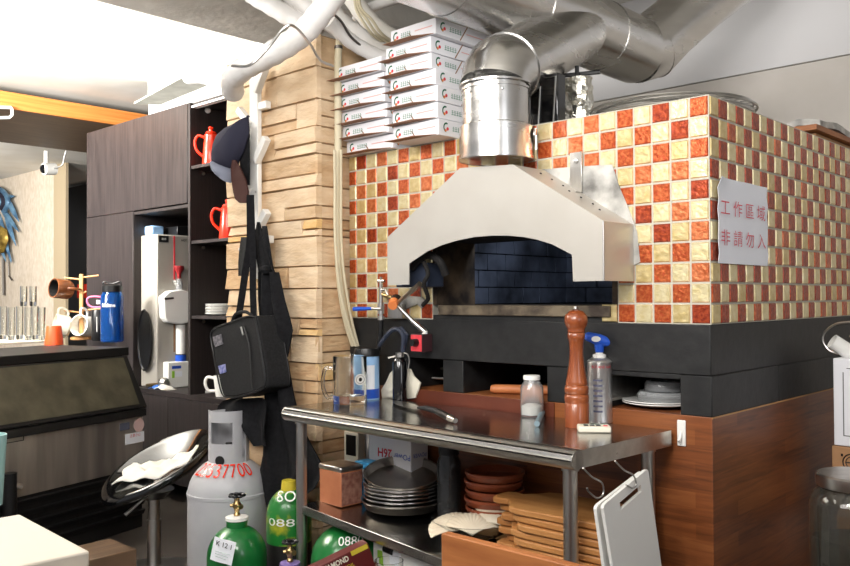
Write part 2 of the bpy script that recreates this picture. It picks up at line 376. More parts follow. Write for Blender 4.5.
# ================================================================== pizza oven
H0 = CAM.z-.06985*1.2; T = .06; H1 = H0+11*T; HB = .895; OX = PX1+.006; OY = 1.9
oven = thing('pizza_oven', 'large built-in pizza oven covered in gold and orange checker tiles on a wooden base', 'oven', (-.78, .95, 0))
MX0, MX1 = at(440, 305, 'Y', 0).x, at(606, 305, 'Y', 0).x
ZL = at(520, 316, 'Y', 0).z; ZL2 = at(520, 305.5, 'Y', 0).z
ZM = H0+5.5*T   # mouth top, behind the hood
def tile_face(b, face, cols, skip):
    for c in range(cols):
        for r in range(11):
            if skip(c, r): continue
            k = rnd.random()
            dark = (c+r+face) % 2 == (0 if face == 0 else 1)
            if face == 0: dark = (c+(10-r)) % 2 == 0
            else: dark = (c+(10-r)) % 2 == 1
            m = (2 if k < .5 else 3 if k < .8 else 4) if dark else (0 if k < .7 else 1)
            if face == 1 and dark: m = 3 if k < .85 else 2  # side face gets darker reds: its shade put into the tile choice
            g = .0028; z0, z1 = H0+r*T+g, H0+(r+1)*T-g; a0, a1 = c*T+g, min((c+1)*T-g, -OX-.001 if face == 0 else 99); bv = .003; d = .004
            if face == 0:
                q = [(-a0, -.0, z0), (-a1, 0, z0), (-a1, 0, z1), (-a0, 0, z1)]; o = [(-a0-bv, -d, z0+bv), (-a1+bv, -d, z0+bv), (-a1+bv, -d, z1-bv), (-a0-bv, -d, z1-bv)]
            else:
                q = [(0, a0, z0), (0, a1, z0), (0, a1, z1), (0, a0, z1)]; o = [(d, a0+bv, z0+bv), (d, a1-bv, z0+bv), (d, a1-bv, z1-bv), (d, a0+bv, z1-bv)]
            b.add(q+o, [(4, 5, 6, 7), (0, 1, 5, 4), (1, 2, 6, 5), (2, 3, 7, 6), (3, 0, 4, 7)], m)
c0 = int(-MX1/T); c1 = int(-MX0/T)
tb = MB(); tile_face(tb, 0, 26, lambda c, r: (c0 <= c <= c1 and 0 <= r <= 4 and not (r == 0 and c in (c0,)) ))
tm = [G['tile_gold'], G['tile_gold2'], G['tile_orange'], G['tile_red'], G['tile_amber'], G['grout']]
xa, xb = -(c1+1)*T, -c0*T
tb.box(OX, xa, 0, .05, H0, H1, 5).box(xb, 0, 0, .05, H0, H1, 5).box(xa, xb, 0, .05, H0+5*T, H1, 5).box(OX, xa, .05, .06, H0, H1, 5)
tb.build('front_tiling', tm, oven, world=True, ang=20)
tb = MB(); tile_face(tb, 1, 31, lambda c, r: False); tb.box(-.05, 0, .05, OY, H0, H1, 5)
tb.build('side_tiling', tm, oven, world=True, ang=20)
MB().box(OX, -.05, .05, OY, H1-.04, H1-.002).build('top_slab', G['concrete'], oven, world=True)
# chamber
b = MB(); xc0, xc1 = xa-.25, xb+.05; y1 = 1.25
b.box(xa, xa+.02, .0, .22, ZL2, H0+5*T, 1); b.box(xb-.02, xb, .0, .22, ZL2, H0+5*T, 1)
b.box(xa, xb, 0.0, .22, H0+5*T-.01, H0+5*T+.02, 0)
b.box(xc0, xc1, .22, y1, ZL2-.03, ZL2-.004, 0); b.box(xc0, xc1, .22, y1, 1.66, 1.69, 0)
b.box(xc0-.02, xc0, .22, y1, ZL2-.03, 1.69, 0); b.box(xc1, xc1+.02, .22, y1, ZL2-.03, 1.69, 0)
for i in range(7):   # firebrick side wall
    for j in range(9):
        y = .22+j*.13-(.065 if i % 2 else 0)
        b.box(xc0, xc0+.02+rnd.uniform(-.003, .003), max(y+.003, .23), min(y+.127, y1), ZL2+i*.075, ZL2+i*.075+.07, 2)
for i in range(7):   # firebrick back wall
    for j in range(9):
        x = xc0+j*.13-(.065 if i % 2 else 0)
        b.box(max(x+.003, xc0), min(x+.127, xc1), y1-.02+rnd.uniform(-.004, .004), y1, ZL2+i*.075, ZL2+i*.075+.07, 2)
b.box(xc0, xc1, y1, y1+.02, ZL2-.03, 1.69, 0)
b.build('chamber', [G['soot'], G['jamb'], G['firebrick']], oven, world=True)
MB().box(MX0-.0, MX1+.02, -.012, .24, ZL, ZL2).build('hearth_sill', G['hearth'], oven, world=True, bevel=.003)
MB().box(xa, xb, .0, .06, H0, ZL).build('sill_support', G['black_slab'], oven, world=True)
# black course with slots, and the wooden base
SX = [at(x, 380, 'Y', 0).x for x in (410, 443, 463, 547, 607, 680)]
zt = at(500, 363, 'Y', 0).z; ztr_ = at(640, 377, 'Y', 0).z
b = MB(); b.box(OX+.002, 0, -.004, OY, zt, H0, 0)
for x0, x1 in ((OX+.002, SX[0]), (SX[1], SX[2]), (SX[3], SX[4]), (SX[5], 0)): b.box(x0, x1, 0, .5, HB, zt, 0)
b.box(SX[4], SX[5], 0, .3, ztr_-.0, zt, 0)
b.box(OX+.002, 0, .5, OY, HB, zt, 0)
b.build('black_course', G['black_slab'], oven, world=True, bevel=.003)
b = MB(); b.box(OX+.002, .0, 0, OY, 0.07, HB)
b.build('wooden_base', G['butcher'], oven, world=True, bevel=.0015)
MB().box(-.0005, .0015, -.001, OY, HB-.004, HB+.0005).build('edge_strip', G['lightwood'], oven, world=True)
MB().box(OX+.03, -.04, .04, OY-.02, 0, .07).build('plinth', G['dark'], oven, world=True)
# hook on the wooden base
p = at(682, 433, 'Y', 0)
k = mpp(p)
hk = thing('adhesive_hook', 'small white plastic adhesive hook stuck on the wooden oven base', 'hook', (p.x, 0, p.z))
MB().box(-4.6*k, 4.6*k, -.006, 0, -13*k, 13*k).build('back_plate', G['white_plastic'], hk, bevel=.003)
MB().tube([(0, -.004, 2*k), (0, -.012, -4*k), (0, -.02, -8*k), (0, -.022, -6*k)], .004, 8).build('hook', G['white_plastic'], hk)
# ================================================================== notice on the side
def sidept(px, py): return at(px, py, 'X', .007)
a = sidept(717, 178); c = sidept(766, 265)
y0, y1_ = a.y, sidept(766, 186).y; zt_, zb_ = sidept(741, 182).z, sidept(741, 264.5).z
zc = (zt_+zb_)/2; hh = (zt_-zb_); ww = y1_-y0
no = thing('paper_notice', 'white paper notice with two lines of red Chinese characters taped to the tiles', 'notice', (.006, (y0+y1_)/2, zb_))
rows = [[(.001+.004*math.sin(i*1.3+j*.8)**2+(.012 if (i == 8 and j == 0) else 0), -ww/2+ww*j/8, hh*i/8) for j in range(9)] for i in range(9)]
MB().grid(rows, thick=(.0012, 0, 0)).build('sheet', G['paper'], no)
for line, py in (('工 作 區 域', 209.5), ('非 請 勿 入', 238.5)):
    zc_ = sidept(741, py+ (1 if py < 220 else 1)).z
    text(line, G['red_ink'], (.0145, (y0+y1_)/2-.012, zc_), (0, 1, 0), (0, 0, 1), w=ww*.90, h=hh*.185, parent=no, bold=-.006)
# ================================================================== extractor hood
HY = -.178
def hp(px, py): return at(px, py, 'Y', HY)
outer = [(388, 285), (388, 237), (460, 168), (513, 164.5), (603, 221), (604, 282)]
inner = [(573, 281), (572, 254.7), (552, 244.2), (537, 239.6), (523.5, 237), (508, 235.6), (492, 235.6), (474, 237), (456.5, 240.6), (442, 245), (428, 251), (409, 263.5), (409, 286.5)]
hood = thing('extractor_hood', 'pale stainless steel arched hood mounted over the oven mouth', 'hood', (at(500, 230, 'Y', -.09).x, 0, hp(500, 285).z))
pl = [hp(*q) for q in outer+inner]
pl[5].z = pl[0].z; pl[6].z = pl[0].z; pl[-1].z = pl[0].z
pl[4].x = pl[5].x; pl[1].x = pl[0].x
MB().prism(pl, (0, .004, 0)).build('front_plate', G['hood_steel'], hood, world=True, ang=30)
o6 = pl[:6]
for i in range(5):
    p, q = o6[i], o6[i+1]; n = Vector((q.z-p.z, 0, -(q.x-p.x))).normalized()*.004
    if i == 2: continue
    b = MB(); b.add([(v.x, y, v.z) for v in (p, q, q+n, p+n) for y in (HY+.004, -.006)], [(0, 2, 3, 1), (4, 6, 7, 5), (0, 1, 7, 6), (2, 4, 5, 3), (0, 6, 4, 2), (1, 3, 5, 7)]); b.build('side_plate', G['hood_steel'], hood, world=True, ang=30)
MB().tube([pl[4]+Vector((0, -.001, 0)), pl[5]+Vector((0, -.001, 0))], .003, 8).build('edge_bead', G['wire'], hood, world=True)
b = MB(); q = [at(x, y, 'Y', -.006) for x, y in ((536, 170), (570, 167), (612, 164.5), (619, 186), (630, 212), (637, 232), (640, 262), (628, 268), (612, 262), (560, 210))]
b.prism(q, (0, .003, 0)); b.build('splash_sheet', G['splash'], hood, world=True, label='stained steel sheet behind the hood')
b = MB(); p0 = at(570, 153, 'Y', -.012); p1 = at(582, 192, 'Y', -.012)
b.box(p0.x, p1.x, -.014, -.008, p1.z, p0.z)
b.box(p0.x, p1.x, -.05, -.014, p1.z-.004, p1.z)
b.build('hanging_strap', G['steel'], hood, world=True, bevel=.001)
p = at(576, 161, 'Y', -.014)
MB().lathe([(0, 0), (.007, 0), (.007, .004), (0, .005)], p, axis_to((0, -1, 0)), 10).build('bolt', G['wire'], hood, world=True)
b = MB()
for i in range(7):
    p = pl[3].lerp(pl[4], .15+.11*i); b.lathe([(0, 0), (.004, 0), (.003, .003), (0, .003)], p+Vector((0, .08+.01*(i % 3), .004+.0)), axis_to((.5, 0, 1)), 8)
b.build('rivets', G['dark'], hood, world=True)
# ================================================================== ducts
DX, DY = at(496, 150, 'Y', -.115).x, -.115
duct = thing('extraction_duct', 'silver galvanised duct rising from the hood and running under the ceiling', 'duct', (DX, DY, hp(500, 166).z))
def ring(b, p, d, r, w=.012, e=.004, m=0):
    d = Vector(d).normalized(); b.tube([Vector(p)-d*w/2, Vector(p)+d*w/2], r+e, 40, m)
R1 = .112
zc0 = at(496, 161, 'Y', DY).z; zc1 = at(496, 128, 'Y', DY).z; zc2 = at(497, 87, 'Y', DY).z
b = MB(); b.tube([(DX, DY, zc0), (DX, DY, zc1)], R1*1.09, 40, caps=False); b.tube([(DX, DY, zc0+.01), (DX, DY, zc1)], R1*1.07, 40, caps=False)
b.tube([(DX, DY, zc1), (DX, DY, zc1+.006)], [R1*1.09, R1], 40); ring(b, (DX, DY, zc0+.006), (0, 0, 1), R1*1.08, .008)
b.build('collar', G['galv'], duct, world=True)
b = MB(); b.tube([(DX, DY, zc1-.01), (DX, DY, zc2)], R1, 40, caps=False); ring(b, (DX, DY, zc2-.012), (0, 0, 1), R1, .006)
b.build('riser', G['galv'], duct, world=True)
ZD = 2.245*1.0; BX = -.84
# big run along Y
run = at(610, 40, 'X', BX); ZD = run.z; RB = .145
e0 = Vector((BX, -.42, ZD)); e1 = Vector((BX, run.y+.22, ZD))
br0 = Vector((DX+.0, DY, zc2)); 
tgt = at(582, 26, 'X', BX)
c1_ = br0+Vector((0, 0, .04))
d1 = (tgt-c1_).normalized()
b = MB(); b.tube([br0, br0+Vector((0, 0, .025))+d1*.01, c1_+d1*.04, c1_+d1*.09], [R1*1.05, R1*1.07, R1*1.1, R1*1.08], 40, caps=False)
ring(b, br0+Vector((0, 0, .004)), (0, 0, 1), R1*1.05, .006); ring(b, c1_+d1*.09, d1, R1*1.08, .006)
b.build('elbow', G['galv'], duct, world=True)
b = MB(); b.tube([c1_+d1*.08, tgt], [R1*1.07, R1*1.16], 40, caps=False); b.build('branch', G['galv'], duct, world=True)
b = MB(); b.tube([e0, e1], RB, 48, caps=False)
for f in (.0, .16, .45, .8): ring(b, e0.lerp(e1, f), (0, 1, 0), RB, .008, .003)
b.build('main_run', G['galv'], duct, world=True)
b = MB()
far = [e1, e1+Vector((.02, .09, .03)), e1+Vector((.08, .17, .12)), e1+Vector((.18, .3, .25)), e1+Vector((.32, .45, .40))]
b.tube(far, [RB*1.0, RB*1.02, RB*.94, RB*.88, RB*.86], 40, caps=False); ring(b, far[1], far[2]-far[0], RB, .008); ring(b, far[2]+Vector((.02, .04, .04)), far[3]-far[1], RB*.92, .008)
b.build('far_elbow', G['galv'], duct, world=True)
b = MB()
near = [e0, e0+Vector((0, -.07, .02)), e0+Vector((0, -.14, .09)), e0+Vector((0, -.17, .2)), e0+Vector((0, -.17, .5))]
b.tube(near, RB*.99, 40, caps=False); ring(b, near[1], near[2]-near[0], RB, .008)
b.build('near_elbow', G['galv'], duct, world=True)
for i in range(5):
    a = .2+i*.5; b = MB(); b.lathe([(0, 0), (.005, 0), (.004, .003), (0, .004)], (DX+R1*math.cos(-a), DY+R1*math.sin(-a), zc2-.03), axis_to((math.cos(-a), math.sin(-a), 0)), 8); b.build('screw', G['wire'], duct, world=True)
# damper quadrant on the collar
p = at(526, 132, 'Y', DY); pr = Vector((DX, DY, p.z))+Vector((.80, .60, 0)).normalized()*(R1*1.1)
M = axis_to((.80, .60, 0))
b = MB(); b.lathe([(0, 0), (.028, 0), (.028, .004), (0, .004)], pr, M, 20, sx=1.3); b.obox(pr+Vector((.007, .005, -.01)), .014, .07, .006, M)
q = b.build('damper_lever', G['steel'], duct, world=True)
MB().lathe([(0, 0), (.014, 0), (.014, .004), (0, .004)], pr+Vector((.006, .004, .012)), M, 14).build('dial', G['orange_print'], q, world=True, label='red round dial')
# rectangular flue box and foil-wrapped pipe beside the duct
p = at(540, 118, 'Y', .10)
fb = thing('flue_box', 'black rectangular flue box standing on the oven top behind the duct', 'box', (at(548, 100, 'Y', .12).x, .105, H1))
x0, x1 = at(533, 100, 'Y', .1).x, at(561, 100, 'Y', .1).x
MB().box(x0, x1, .08, .13, H1, at(548, 76, 'Y', .1).z).build('shell', G['black_gloss'], fb, world=True, bevel=.004)
b = MB(); zz0, zz1 = H1+.02, at(548, 80, 'Y', .1).z; xr0, xr1 = x0+.04, x1-.004
b.tube([(xr0, .076, zz0), (xr1-.012, .076, zz0), (xr1, .076, zz1), (xr0+.01, .076, zz1)], .0035, 6, closed=True)
b.build('rim', G['wire'], fb, world=True)
p = at(574, 97, 'Y', .25)
x0, x1 = at(560, 100, 'Y', .25).x, at(588, 100, 'Y', .25).x; ztop = at(574, 78, 'Y', .25).z
rows = []
for i in range(15):
    a = 2*PI*i/14; rows.append([(0, 0, 0)]*1)
fo = thing('foil_parcel', 'crumpled silver foil wrapped round a short pipe on the oven top', 'foil', ((x0+x1)/2, .27, H1))
b = MB(); prof = [(.0, H1), ((x1-x0)*.5, H1), ((x1-x0)*.52, H1+.05)]
n = 22; vs = []
hh_ = ztop-H1
for i in range(13):
    for j in range(n):
        a = 2*PI*j/n; r = (x1-x0)*.5*(1+(rnd.uniform(-.12, .12) if i > 3 else 0)); vs.append(((x0+x1)/2+r*math.cos(a), .27+r*.7*math.sin(a), H1+hh_*i/12))
fs = [(i*n+j, i*n+(j+1) % n, (i+1)*n+(j+1) % n, (i+1)*n+j) for i in range(12) for j in range(n)]+[tuple(12*n+j for j in range(n))]
b.add(vs, fs); b.build('foil_wrap', G['foil'], fo, world=True, ang=15)
# brackets of the duct
b = MB(); q0 = at(560, 76, 'Y', .3); b.tube([q0, q0+Vector((-.06, 0, -.11))], .008, 6); b.tube([q0, at(600, 72, 'Y', .35)], .008, 6); b.tube([at(577, 66, 'Y', .3), at(577, 80, 'Y', .3)], .008, 6)
b.tube([q0, Vector((q0.x, q0.y, ZD-.08))], .006, 6)
b.build('support_bracket', G['black_plastic'], duct, world=True)
# round pizza screens stacked on the oven top
def screen(cx, cy, z, r, name='pizza_screen'):
    t = thing(name, 'x', 'rack', (cx, cy, z))
    b = MB(); b.tube([(r*math.cos(a), r*math.sin(a), 0) for a in [2*PI*i/48 for i in range(48)]], .004, 6, closed=True); b.build('rim', G['wire'], t)
    b = MB(); n = 6
    for i in range(-n, n+1):
        o = r*i/(n+1); l = math.sqrt(r*r-o*o)*.98
        b.tube([(o, -l, .0), (o, l, .0)], .0013, 5); b.tube([(-l, o, .0025), (l, o, .0025)], .0013, 5)
    b.build('mesh', G['wire'], t); return t
cx_ = at(664, 100, 'Z', H1).x
for i, (px, dy, z, r, dx) in enumerate(((0, 0, .006, .265, 0), (0, .02, .016, .265, -.03), (0, .015, .026, .26, .03), (0, .01, .036, .26, .0))):
    c = at(668, 98, 'Z', H1+z)
    t = screen(at(668, 98, 'Y', .27).x+dx*.4, .27+dy, H1+z, r)
    tag(t, ['lowest of the round wire pizza screens stacked on the oven top', 'second lowest round wire pizza screen on the oven top', 'round wire pizza screen lying just under the topmost one on the oven top', 'topmost round wire pizza screen on the tiled oven'][i], 'rack', 'wire screens on the oven top')
# papers and boards piled at the back of the oven top
for i, (x0, x1, y0, y1, h, m, lab, rz) in enumerate(((-.5, -.04, 1.0, 1.8, .03, 'kraft', 'brown board lying lowest in the pile at the back of the oven top', 0), (-.48, -.02, .95, 1.6, .02, 'cutwood', 'wooden board in the middle of the pile at the back of the oven top', .06), (-.46, -.04, 1.05, 1.7, .025, 'splash', 'crumpled grey sheet on top of the pile at the back of the oven top', -.05))):
    z = H1+.002+.035*i
    b = MB(); n = 10
    rows = [[(x0+(x1-x0)*a/n, y0+(y1-y0)*c/n, z+(.008*math.sin(a*1.7+c*1.1)*(i == 2))) for a in range(n+1)] for c in range(n+1)]
    b.grid(rows, thick=(0, 0, h)); solo(b, 'board' if i < 2 else 'sheet', G[m], lab, 'board' if i < 2 else 'sheet', 'pile at the back of the oven top', base=((x0+x1)/2, (y0+y1)/2, z))
# ================================================================== steel work table
TW, TD, TZ = 1.27, .49, .85
TR = math.radians(-2.5)
ux = Vector((math.cos(TR), math.sin(TR), 0)); uy = Vector((-math.sin(TR), math.cos(TR), 0))
TFR = Vector((-.138, -.508, 0)); TC = TFR-ux*TW/2+uy*TD/2
SH0, SLOPE = .470, -.055        # undershelf height at the table's middle, slope towards the right
tbl = thing('work_table', 'long stainless steel work table with tubular legs and an undershelf', 'table', TC, TR)
b = MB(); x0, x1, y0, y1 = -TW/2, TW/2, -TD/2, TD/2
# top sheet with a rolled marine edge at the front
prof = [(y1, TZ-.045), (y1, TZ), (y0+.05, TZ)]
for i in range(11):
    a = PI/2+PI*i/10*1.05; prof.append((y0+.026+.028*math.cos(a)*.93, TZ-.024+.026*math.sin(a)+(0)))
prof += [(y0+.03, TZ-.044), (y1-.004, TZ-.006), (y1-.004, TZ-.045)]
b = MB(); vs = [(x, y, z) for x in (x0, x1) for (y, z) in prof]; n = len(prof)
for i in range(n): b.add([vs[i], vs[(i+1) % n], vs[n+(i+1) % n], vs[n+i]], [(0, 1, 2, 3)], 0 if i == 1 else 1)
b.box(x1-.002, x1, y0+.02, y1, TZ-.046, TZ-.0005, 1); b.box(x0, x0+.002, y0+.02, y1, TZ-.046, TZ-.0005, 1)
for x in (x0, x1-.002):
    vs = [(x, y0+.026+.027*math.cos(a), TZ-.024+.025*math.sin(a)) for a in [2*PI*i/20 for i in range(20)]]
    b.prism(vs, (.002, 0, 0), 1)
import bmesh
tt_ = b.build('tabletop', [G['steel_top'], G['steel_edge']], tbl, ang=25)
bm_ = bmesh.new(); bm_.from_mesh(tt_.data); bmesh.ops.remove_doubles(bm_, verts=bm_.verts, dist=1e-5); bm_.to_mesh(tt_.data); bm_.free()
for v in tt_.data.vertices:      # the far edge follows the oven
    if v.co.y > 0: v.co.y -= .062*(x1-v.co.x)/TW
for sx, sy in ((-1, -1), (1, -1), (-1, 1), (1, 1)):
    lx, ly = sx*(TW/2-.045), sy*(TD/2-.055)
    if sy > 0 and sx > 0: lx = TW/2-.045
    if sx < 0 and sy > 0: ly -= .06
    b = MB(); b.tube([(lx, ly, .03), (lx, ly, TZ-.04)], .0195, 24); b.tube([(lx, ly, TZ-.06), (lx, ly, TZ-.03)], .023, 24)
    lg = b.build('leg', G['steel'], tbl)
    MB().tube([(lx, ly, 0), (lx, ly, .035)], [.022, .017], 16).build('foot', G['black_plastic'], lg)
def shz(X): # undershelf height at local x
    return SH0+SLOPE*X
b = MB(); 
xs = (x0+.05, x1-.05)
b.add([(x, y, shz(x)+dz) for dz in (-.032, 0) for y in (y0+.045, y1-.045) for x in xs for y in (y if y < 0 or x > 0 else y-.06,)], [(0, 2, 3, 1), (4, 5, 7, 6), (0, 1, 5, 4), (2, 6, 7, 3), (0, 4, 6, 2), (1, 3, 7, 5)])
b.build('undershelf', G['steel_top'], tbl, bevel=.002)
def tl(p):  # world -> table local
    d = Vector(p)-TC; return Vector((d.dot(ux), d.dot(uy), p[2]))
def shelf_at(px, py):
    """world point on the undershelf seen at the pixel"""
    z = SH0
    for _ in range(12):
        p = at(px, py, 'Z', z); z = SH0+SLOPE*tl(p).x
    return Vector((p.x, p.y, z))
def top_at(px, py): p = at(px, py, 'Z', TZ); return p
E_ = .0006
# ---- glass mug
p = top_at(350, 403); k = mpp(p)
mg = thing('glass_mug', 'large clear glass mug with a small black and white badge on the steel table', 'mug', (p.x, p.y, TZ+E_))
R = 17*k; Hh = 47*k
MB().lathe([(0, 0), (R*.98, 0), (R, .004), (R*1.0, Hh-.003), (R*.98, Hh), (R*.9, Hh), (R*.88, Hh-.004), (R*.86, .03), (0, .026)], n=36).build('glass_body', G['glass'], mg)
hd = Vector((-.728, -.685, 0)).normalized()
MB().tube(curve_pts([hd*R*.95+Vector((0, 0, Hh*.74)), hd*(R*1.45)+Vector((0, 0, Hh*.72)), hd*(R*1.6)+Vector((0, 0, Hh*.4)), hd*(R*1.35)+Vector((0, 0, Hh*.13)), hd*R*.95+Vector((0, 0, Hh*.14))]), .007, 10).build('handle', G['glass'], mg)
fd = Vector((.685, -.728, 0)); rr = Vector((.728, .685, 0)); M = axis_to((fd*.75+rr*.66))
bp = (fd*.75+rr*.66).normalized()*R*1.0
bd = MB().lathe([(0, 0), (5.5*k, 0), (5.5*k, .001), (0, .0012)], bp+Vector((0, 0, Hh*.52)), M, 20, sx=1.2).build('badge', G['white_plastic'], mg)
bb = MB(); M2 = axis_to(bp)
bb.tube([bp+Vector((0, 0, Hh*.52))+bp.normalized()*.0016+M2@Vector((5*k*math.cos(a), 4*k*math.sin(a), 0)) for a in [2*PI*i/20 for i in range(20)]], .0008, 5, closed=True)
bb.lathe([(0, 0), (2*k, 0), (2*k, .0006), (0, .0008)], bp+Vector((0, 0, Hh*.52))+bp.normalized()*.0014, M2, 12)
bb.build('mark', G['black_plastic'], bd)
# ---- blue and white can behind the mug
p = at(367, 398, 'Y', -.085); p.z = TZ; k = mpp(p)
cn = thing('canister', 'light blue and white canister with a black lid behind the glass mug', 'canister', (p.x, p.y, TZ+E_))
R = 12.5*k; Hh = 43*k
bd = MB().lathe([(0, 0), (R, 0), (R, Hh), (0, Hh)], n=28).build('body', G['lightblue'], cn)
MB().lathe([(R*1.005, .006), (R*1.012, .006), (R*1.012, Hh*.25), (R*1.005, Hh*.25)], n=28).build('lower_band', G['blue'], bd, label='dark blue band round the foot')
MB().lathe([(R*1.005, Hh*.25), (R*1.012, Hh*.25), (R*1.012, Hh*.8), (R*1.005, Hh*.8)], n=10, a0=-.9, a1=-.1).build('label', G['paper'], bd, label='white panel on the side')
MB().lathe([(0, Hh), (R*1.06, Hh), (R*1.06, Hh+.012), (R*.95, Hh+.03), (0, Hh+.032)], n=28).build('lid', G['black_plastic'], cn)
# ---- black cream whipper / siphon bottle
p = top_at(400, 402); k = mpp(p)
sb = thing('siphon_bottle', 'tall black metal bottle with a steel lever head on the steel table', 'bottle', (p.x, p.y, TZ+E_))
R = 7.3*k; Hh = 44*k
MB().lathe([(0, 0), (R, 0), (R*1.02, .01), (R*1.02, Hh*.9), (R*.7, Hh*1.0), (R*.5, Hh*1.03), (0, Hh*1.03)], n=28).build('body', G['black_gloss'], sb)
MB().lathe([(R*.55, Hh*1.0), (R*.6, Hh*1.0), (R*.6, Hh*1.12), (0, Hh*1.12)], n=20).build('cap', G['steel'], sb)
MB().tube(curve_pts([(0, 0, Hh*1.08), rr*R*.9+Vector((0, 0, Hh*1.1)), rr*R*1.3+Vector((0, 0, Hh*.95)), rr*R*1.15+Vector((0, 0, Hh*.75))]), .0028, 8).build('lever', G['steel'], sb)
MB().tube([Vector((0, 0, Hh*1.06)), -rr*R*1.6+Vector((0, 0, Hh*1.0))], .004, 8).build('nozzle', G['steel'], sb)
# dark tongs-like valve head leaning above it
p0 = at(400, 355, 'Y', -.05)
cl = thing('spring_clamp', 'dark blue-black spring clamp hanging from the black bottle towards the wall', 'clamp', (p0.x, p0.y, p0.z-.01))
b = MB(); c = [at(x, y, 'Y', -.05) for x, y in ((378, 347), (388, 334), (396, 329), (403, 335), (403, 352))]
b.tube(curve_pts(c, 5), .009, 8); b.tube([at(x, y, 'Y', -.04) for x, y in ((392, 331), (402, 328), (407, 335), (404, 350))], .007, 8)
b.build('jaws', mat('clamp_blue', S(44, 50, 66), .4), cl, world=True)
# ---- folded cream cloth behind the bottle
c0 = at(400, 398, 'Y', -.012)
def blob_cloth(name, outline, ax, v, thick, m, label, cat, amp=.006, group=None, sub=5):
    cx = sum(q[0] for q in outline)/len(outline); cy = sum(q[1] for q in outline)/len(outline)
    rows = []
    for j in range(sub+1):
        f = 1-j/sub
        rows.append([at(cx+(x-cx)*f, cy+(y-cy)*f, ax, v)+Vector((0, -thick*math.sin((1-f)*PI/2)+amp*math.sin(i*2.1+j*1.3)*min(1, 3*(1-f)), 0)) for i, (x, y) in enumerate(outline+outline[:1])])
    b = MB(); b.grid(rows, thick=(0, thick*.4, 0)); return solo(b, name, m, label, cat, group, ang=60)
blob_cloth('folded_cloth', [(382, 398), (381, 390), (386, 382), (390, 373), (394, 369), (410, 369), (413, 376), (420, 383), (418, 390), (415, 398), (405, 399), (392, 399)], 'Y', -.016, .018, G['cream'], 'cream folded cloth tucked behind the black bottle', 'cloth', amp=.003)
# ---- pizza knife / peeler on the table
pa, pb = top_at(394, 403), top_at(452, 423)
d = (pb-pa); L_ = d.length; d.normalize(); s_ = Vector((-d.y, d.x, 0))
kn = thing('cake_server', 'steel serving slice with a black curved handle lying on the steel table', 'utensil', (pa+pb)/2+Vector((0, 0, E_)))
b = MB(); zz = Vector((0, 0, TZ+.008))
w = [(0, .003), (.12, .026), (.25, .03), (.4, .022), (.5, .008)]
b.grid([[Vector((pa.x, pa.y, 0))+d*L_*t+s_*x+zz for x in (-h, 0, h)] for t, h in w], thick=(0, 0, .0015))
b.build('blade', G['steel'], kn, world=True)
b = MB(); b.tube([Vector((pa.x, pa.y, 0))+d*L_*t+Vector((0, 0, TZ+h)) for t, h in ((.46, .012), (.6, .02), (.75, .022), (.9, .016), (1, .012))], [.005, .009, .011, .012, .009], 12)
h_ = b.build('handle', G['black_plastic'], kn, world=True)
MB().tube([Vector((pa.x, pa.y, 0))+d*L_*t+Vector((0, 0, TZ+h)) for t, h in ((.97, .0135), (1.05, .011))], [.0125, .008], 12).build('end_cap', G['steel'], h_, world=True)
# ---- salt jar
p = at(532, 408, 'Y', -.05); p.z = TZ; k = mpp(p)
sj = thing('salt_jar', 'small glass jar of white salt with a white screw lid on the steel table', 'jar', (p.x, p.y, TZ+E_))
R = 11.5*k; Hh = 37*k
MB().lathe([(0, 0), (R*.95, 0), (R, .004), (R, Hh*.78), (R*.72, Hh*.93), (R*.66, Hh), (R*.6, Hh), (R*.66, Hh*.92), (R*.93, Hh*.77), (R*.93, .006), (0, .006)], n=32).build('glass_body', G['frosted'], sj)
MB().lathe([(0, .007), (R*.9, .007), (R*.9, Hh*.28), (R*.45, Hh*.36), (0, Hh*.3)], n=28).build('salt', G['salt'], sj)
MB().lathe([(0, Hh*1.0), (R*.74, Hh*.985), (R*.74, Hh*1.08), (R*.7, Hh*1.1), (0, Hh*1.1)], n=28).build('lid', G['white_plastic'], sj)
# ---- lighter
pa, pb = top_at(537, 427), top_at(544, 412)
solo(MB().tube([pa+Vector((0, 0, .0095)), pb+Vector((0, 0, .0095))], .009, 10), 'lighter', mat('lighter_grey', S(120, 140, 148), .4), 'small grey-blue lighter lying beside the pepper mill', 'lighter')
# ---- pepper mill
p = top_at(577, 427); k = mpp(p)
pm = thing('pepper_mill', 'tall turned reddish wooden pepper mill standing on the steel table', 'pepper mill', (p.x, p.y, TZ+E_))
H_ = 117*k; r = 12*k
body = [(0, 0), (r, 0), (r*1.0, .20*H_), (r*.96, .205*H_), (r*1.0, .22*H_), (r*1.02, .25*H_), (r*.98, .275*H_), (r*.90, .28*H_), (r*.98, .29*H_), (r*1.0, .325*H_), (r*.95, .35*H_), (r*.87, .355*H_), (r*.92, .37*H_), (r*.88, .39*H_), (r*.78, .44*H_), (r*.66, .52*H_), (r*.56, .62*H_), (r*.58, .70*H_), (r*.66, .745*H_), (r*.72, .755*H_), (r*.72, .80*H_), (r*.66, .805*H_), (0, .805*H_)]
MB().lathe(body, n=36).build('body', G['pillwood'], pm, ang=60)
MB().lathe([(0, .807*H_), (r*.7, .807*H_), (r*.74, .825*H_), (r*.7, .835*H_), (r*.86, .86*H_), (r*.98, .90*H_), (r*.92, .95*H_), (r*.6, .985*H_), (r*.2, H_), (0, H_)], n=36).build('head', G['pillwood'], pm, ang=60)
MB().lathe([(0, H_*.995), (r*.2, H_*.995), (r*.24, H_*1.01), (r*.15, H_*1.03), (0, H_*1.035)], n=14).build('knob', G['wire'], pm)
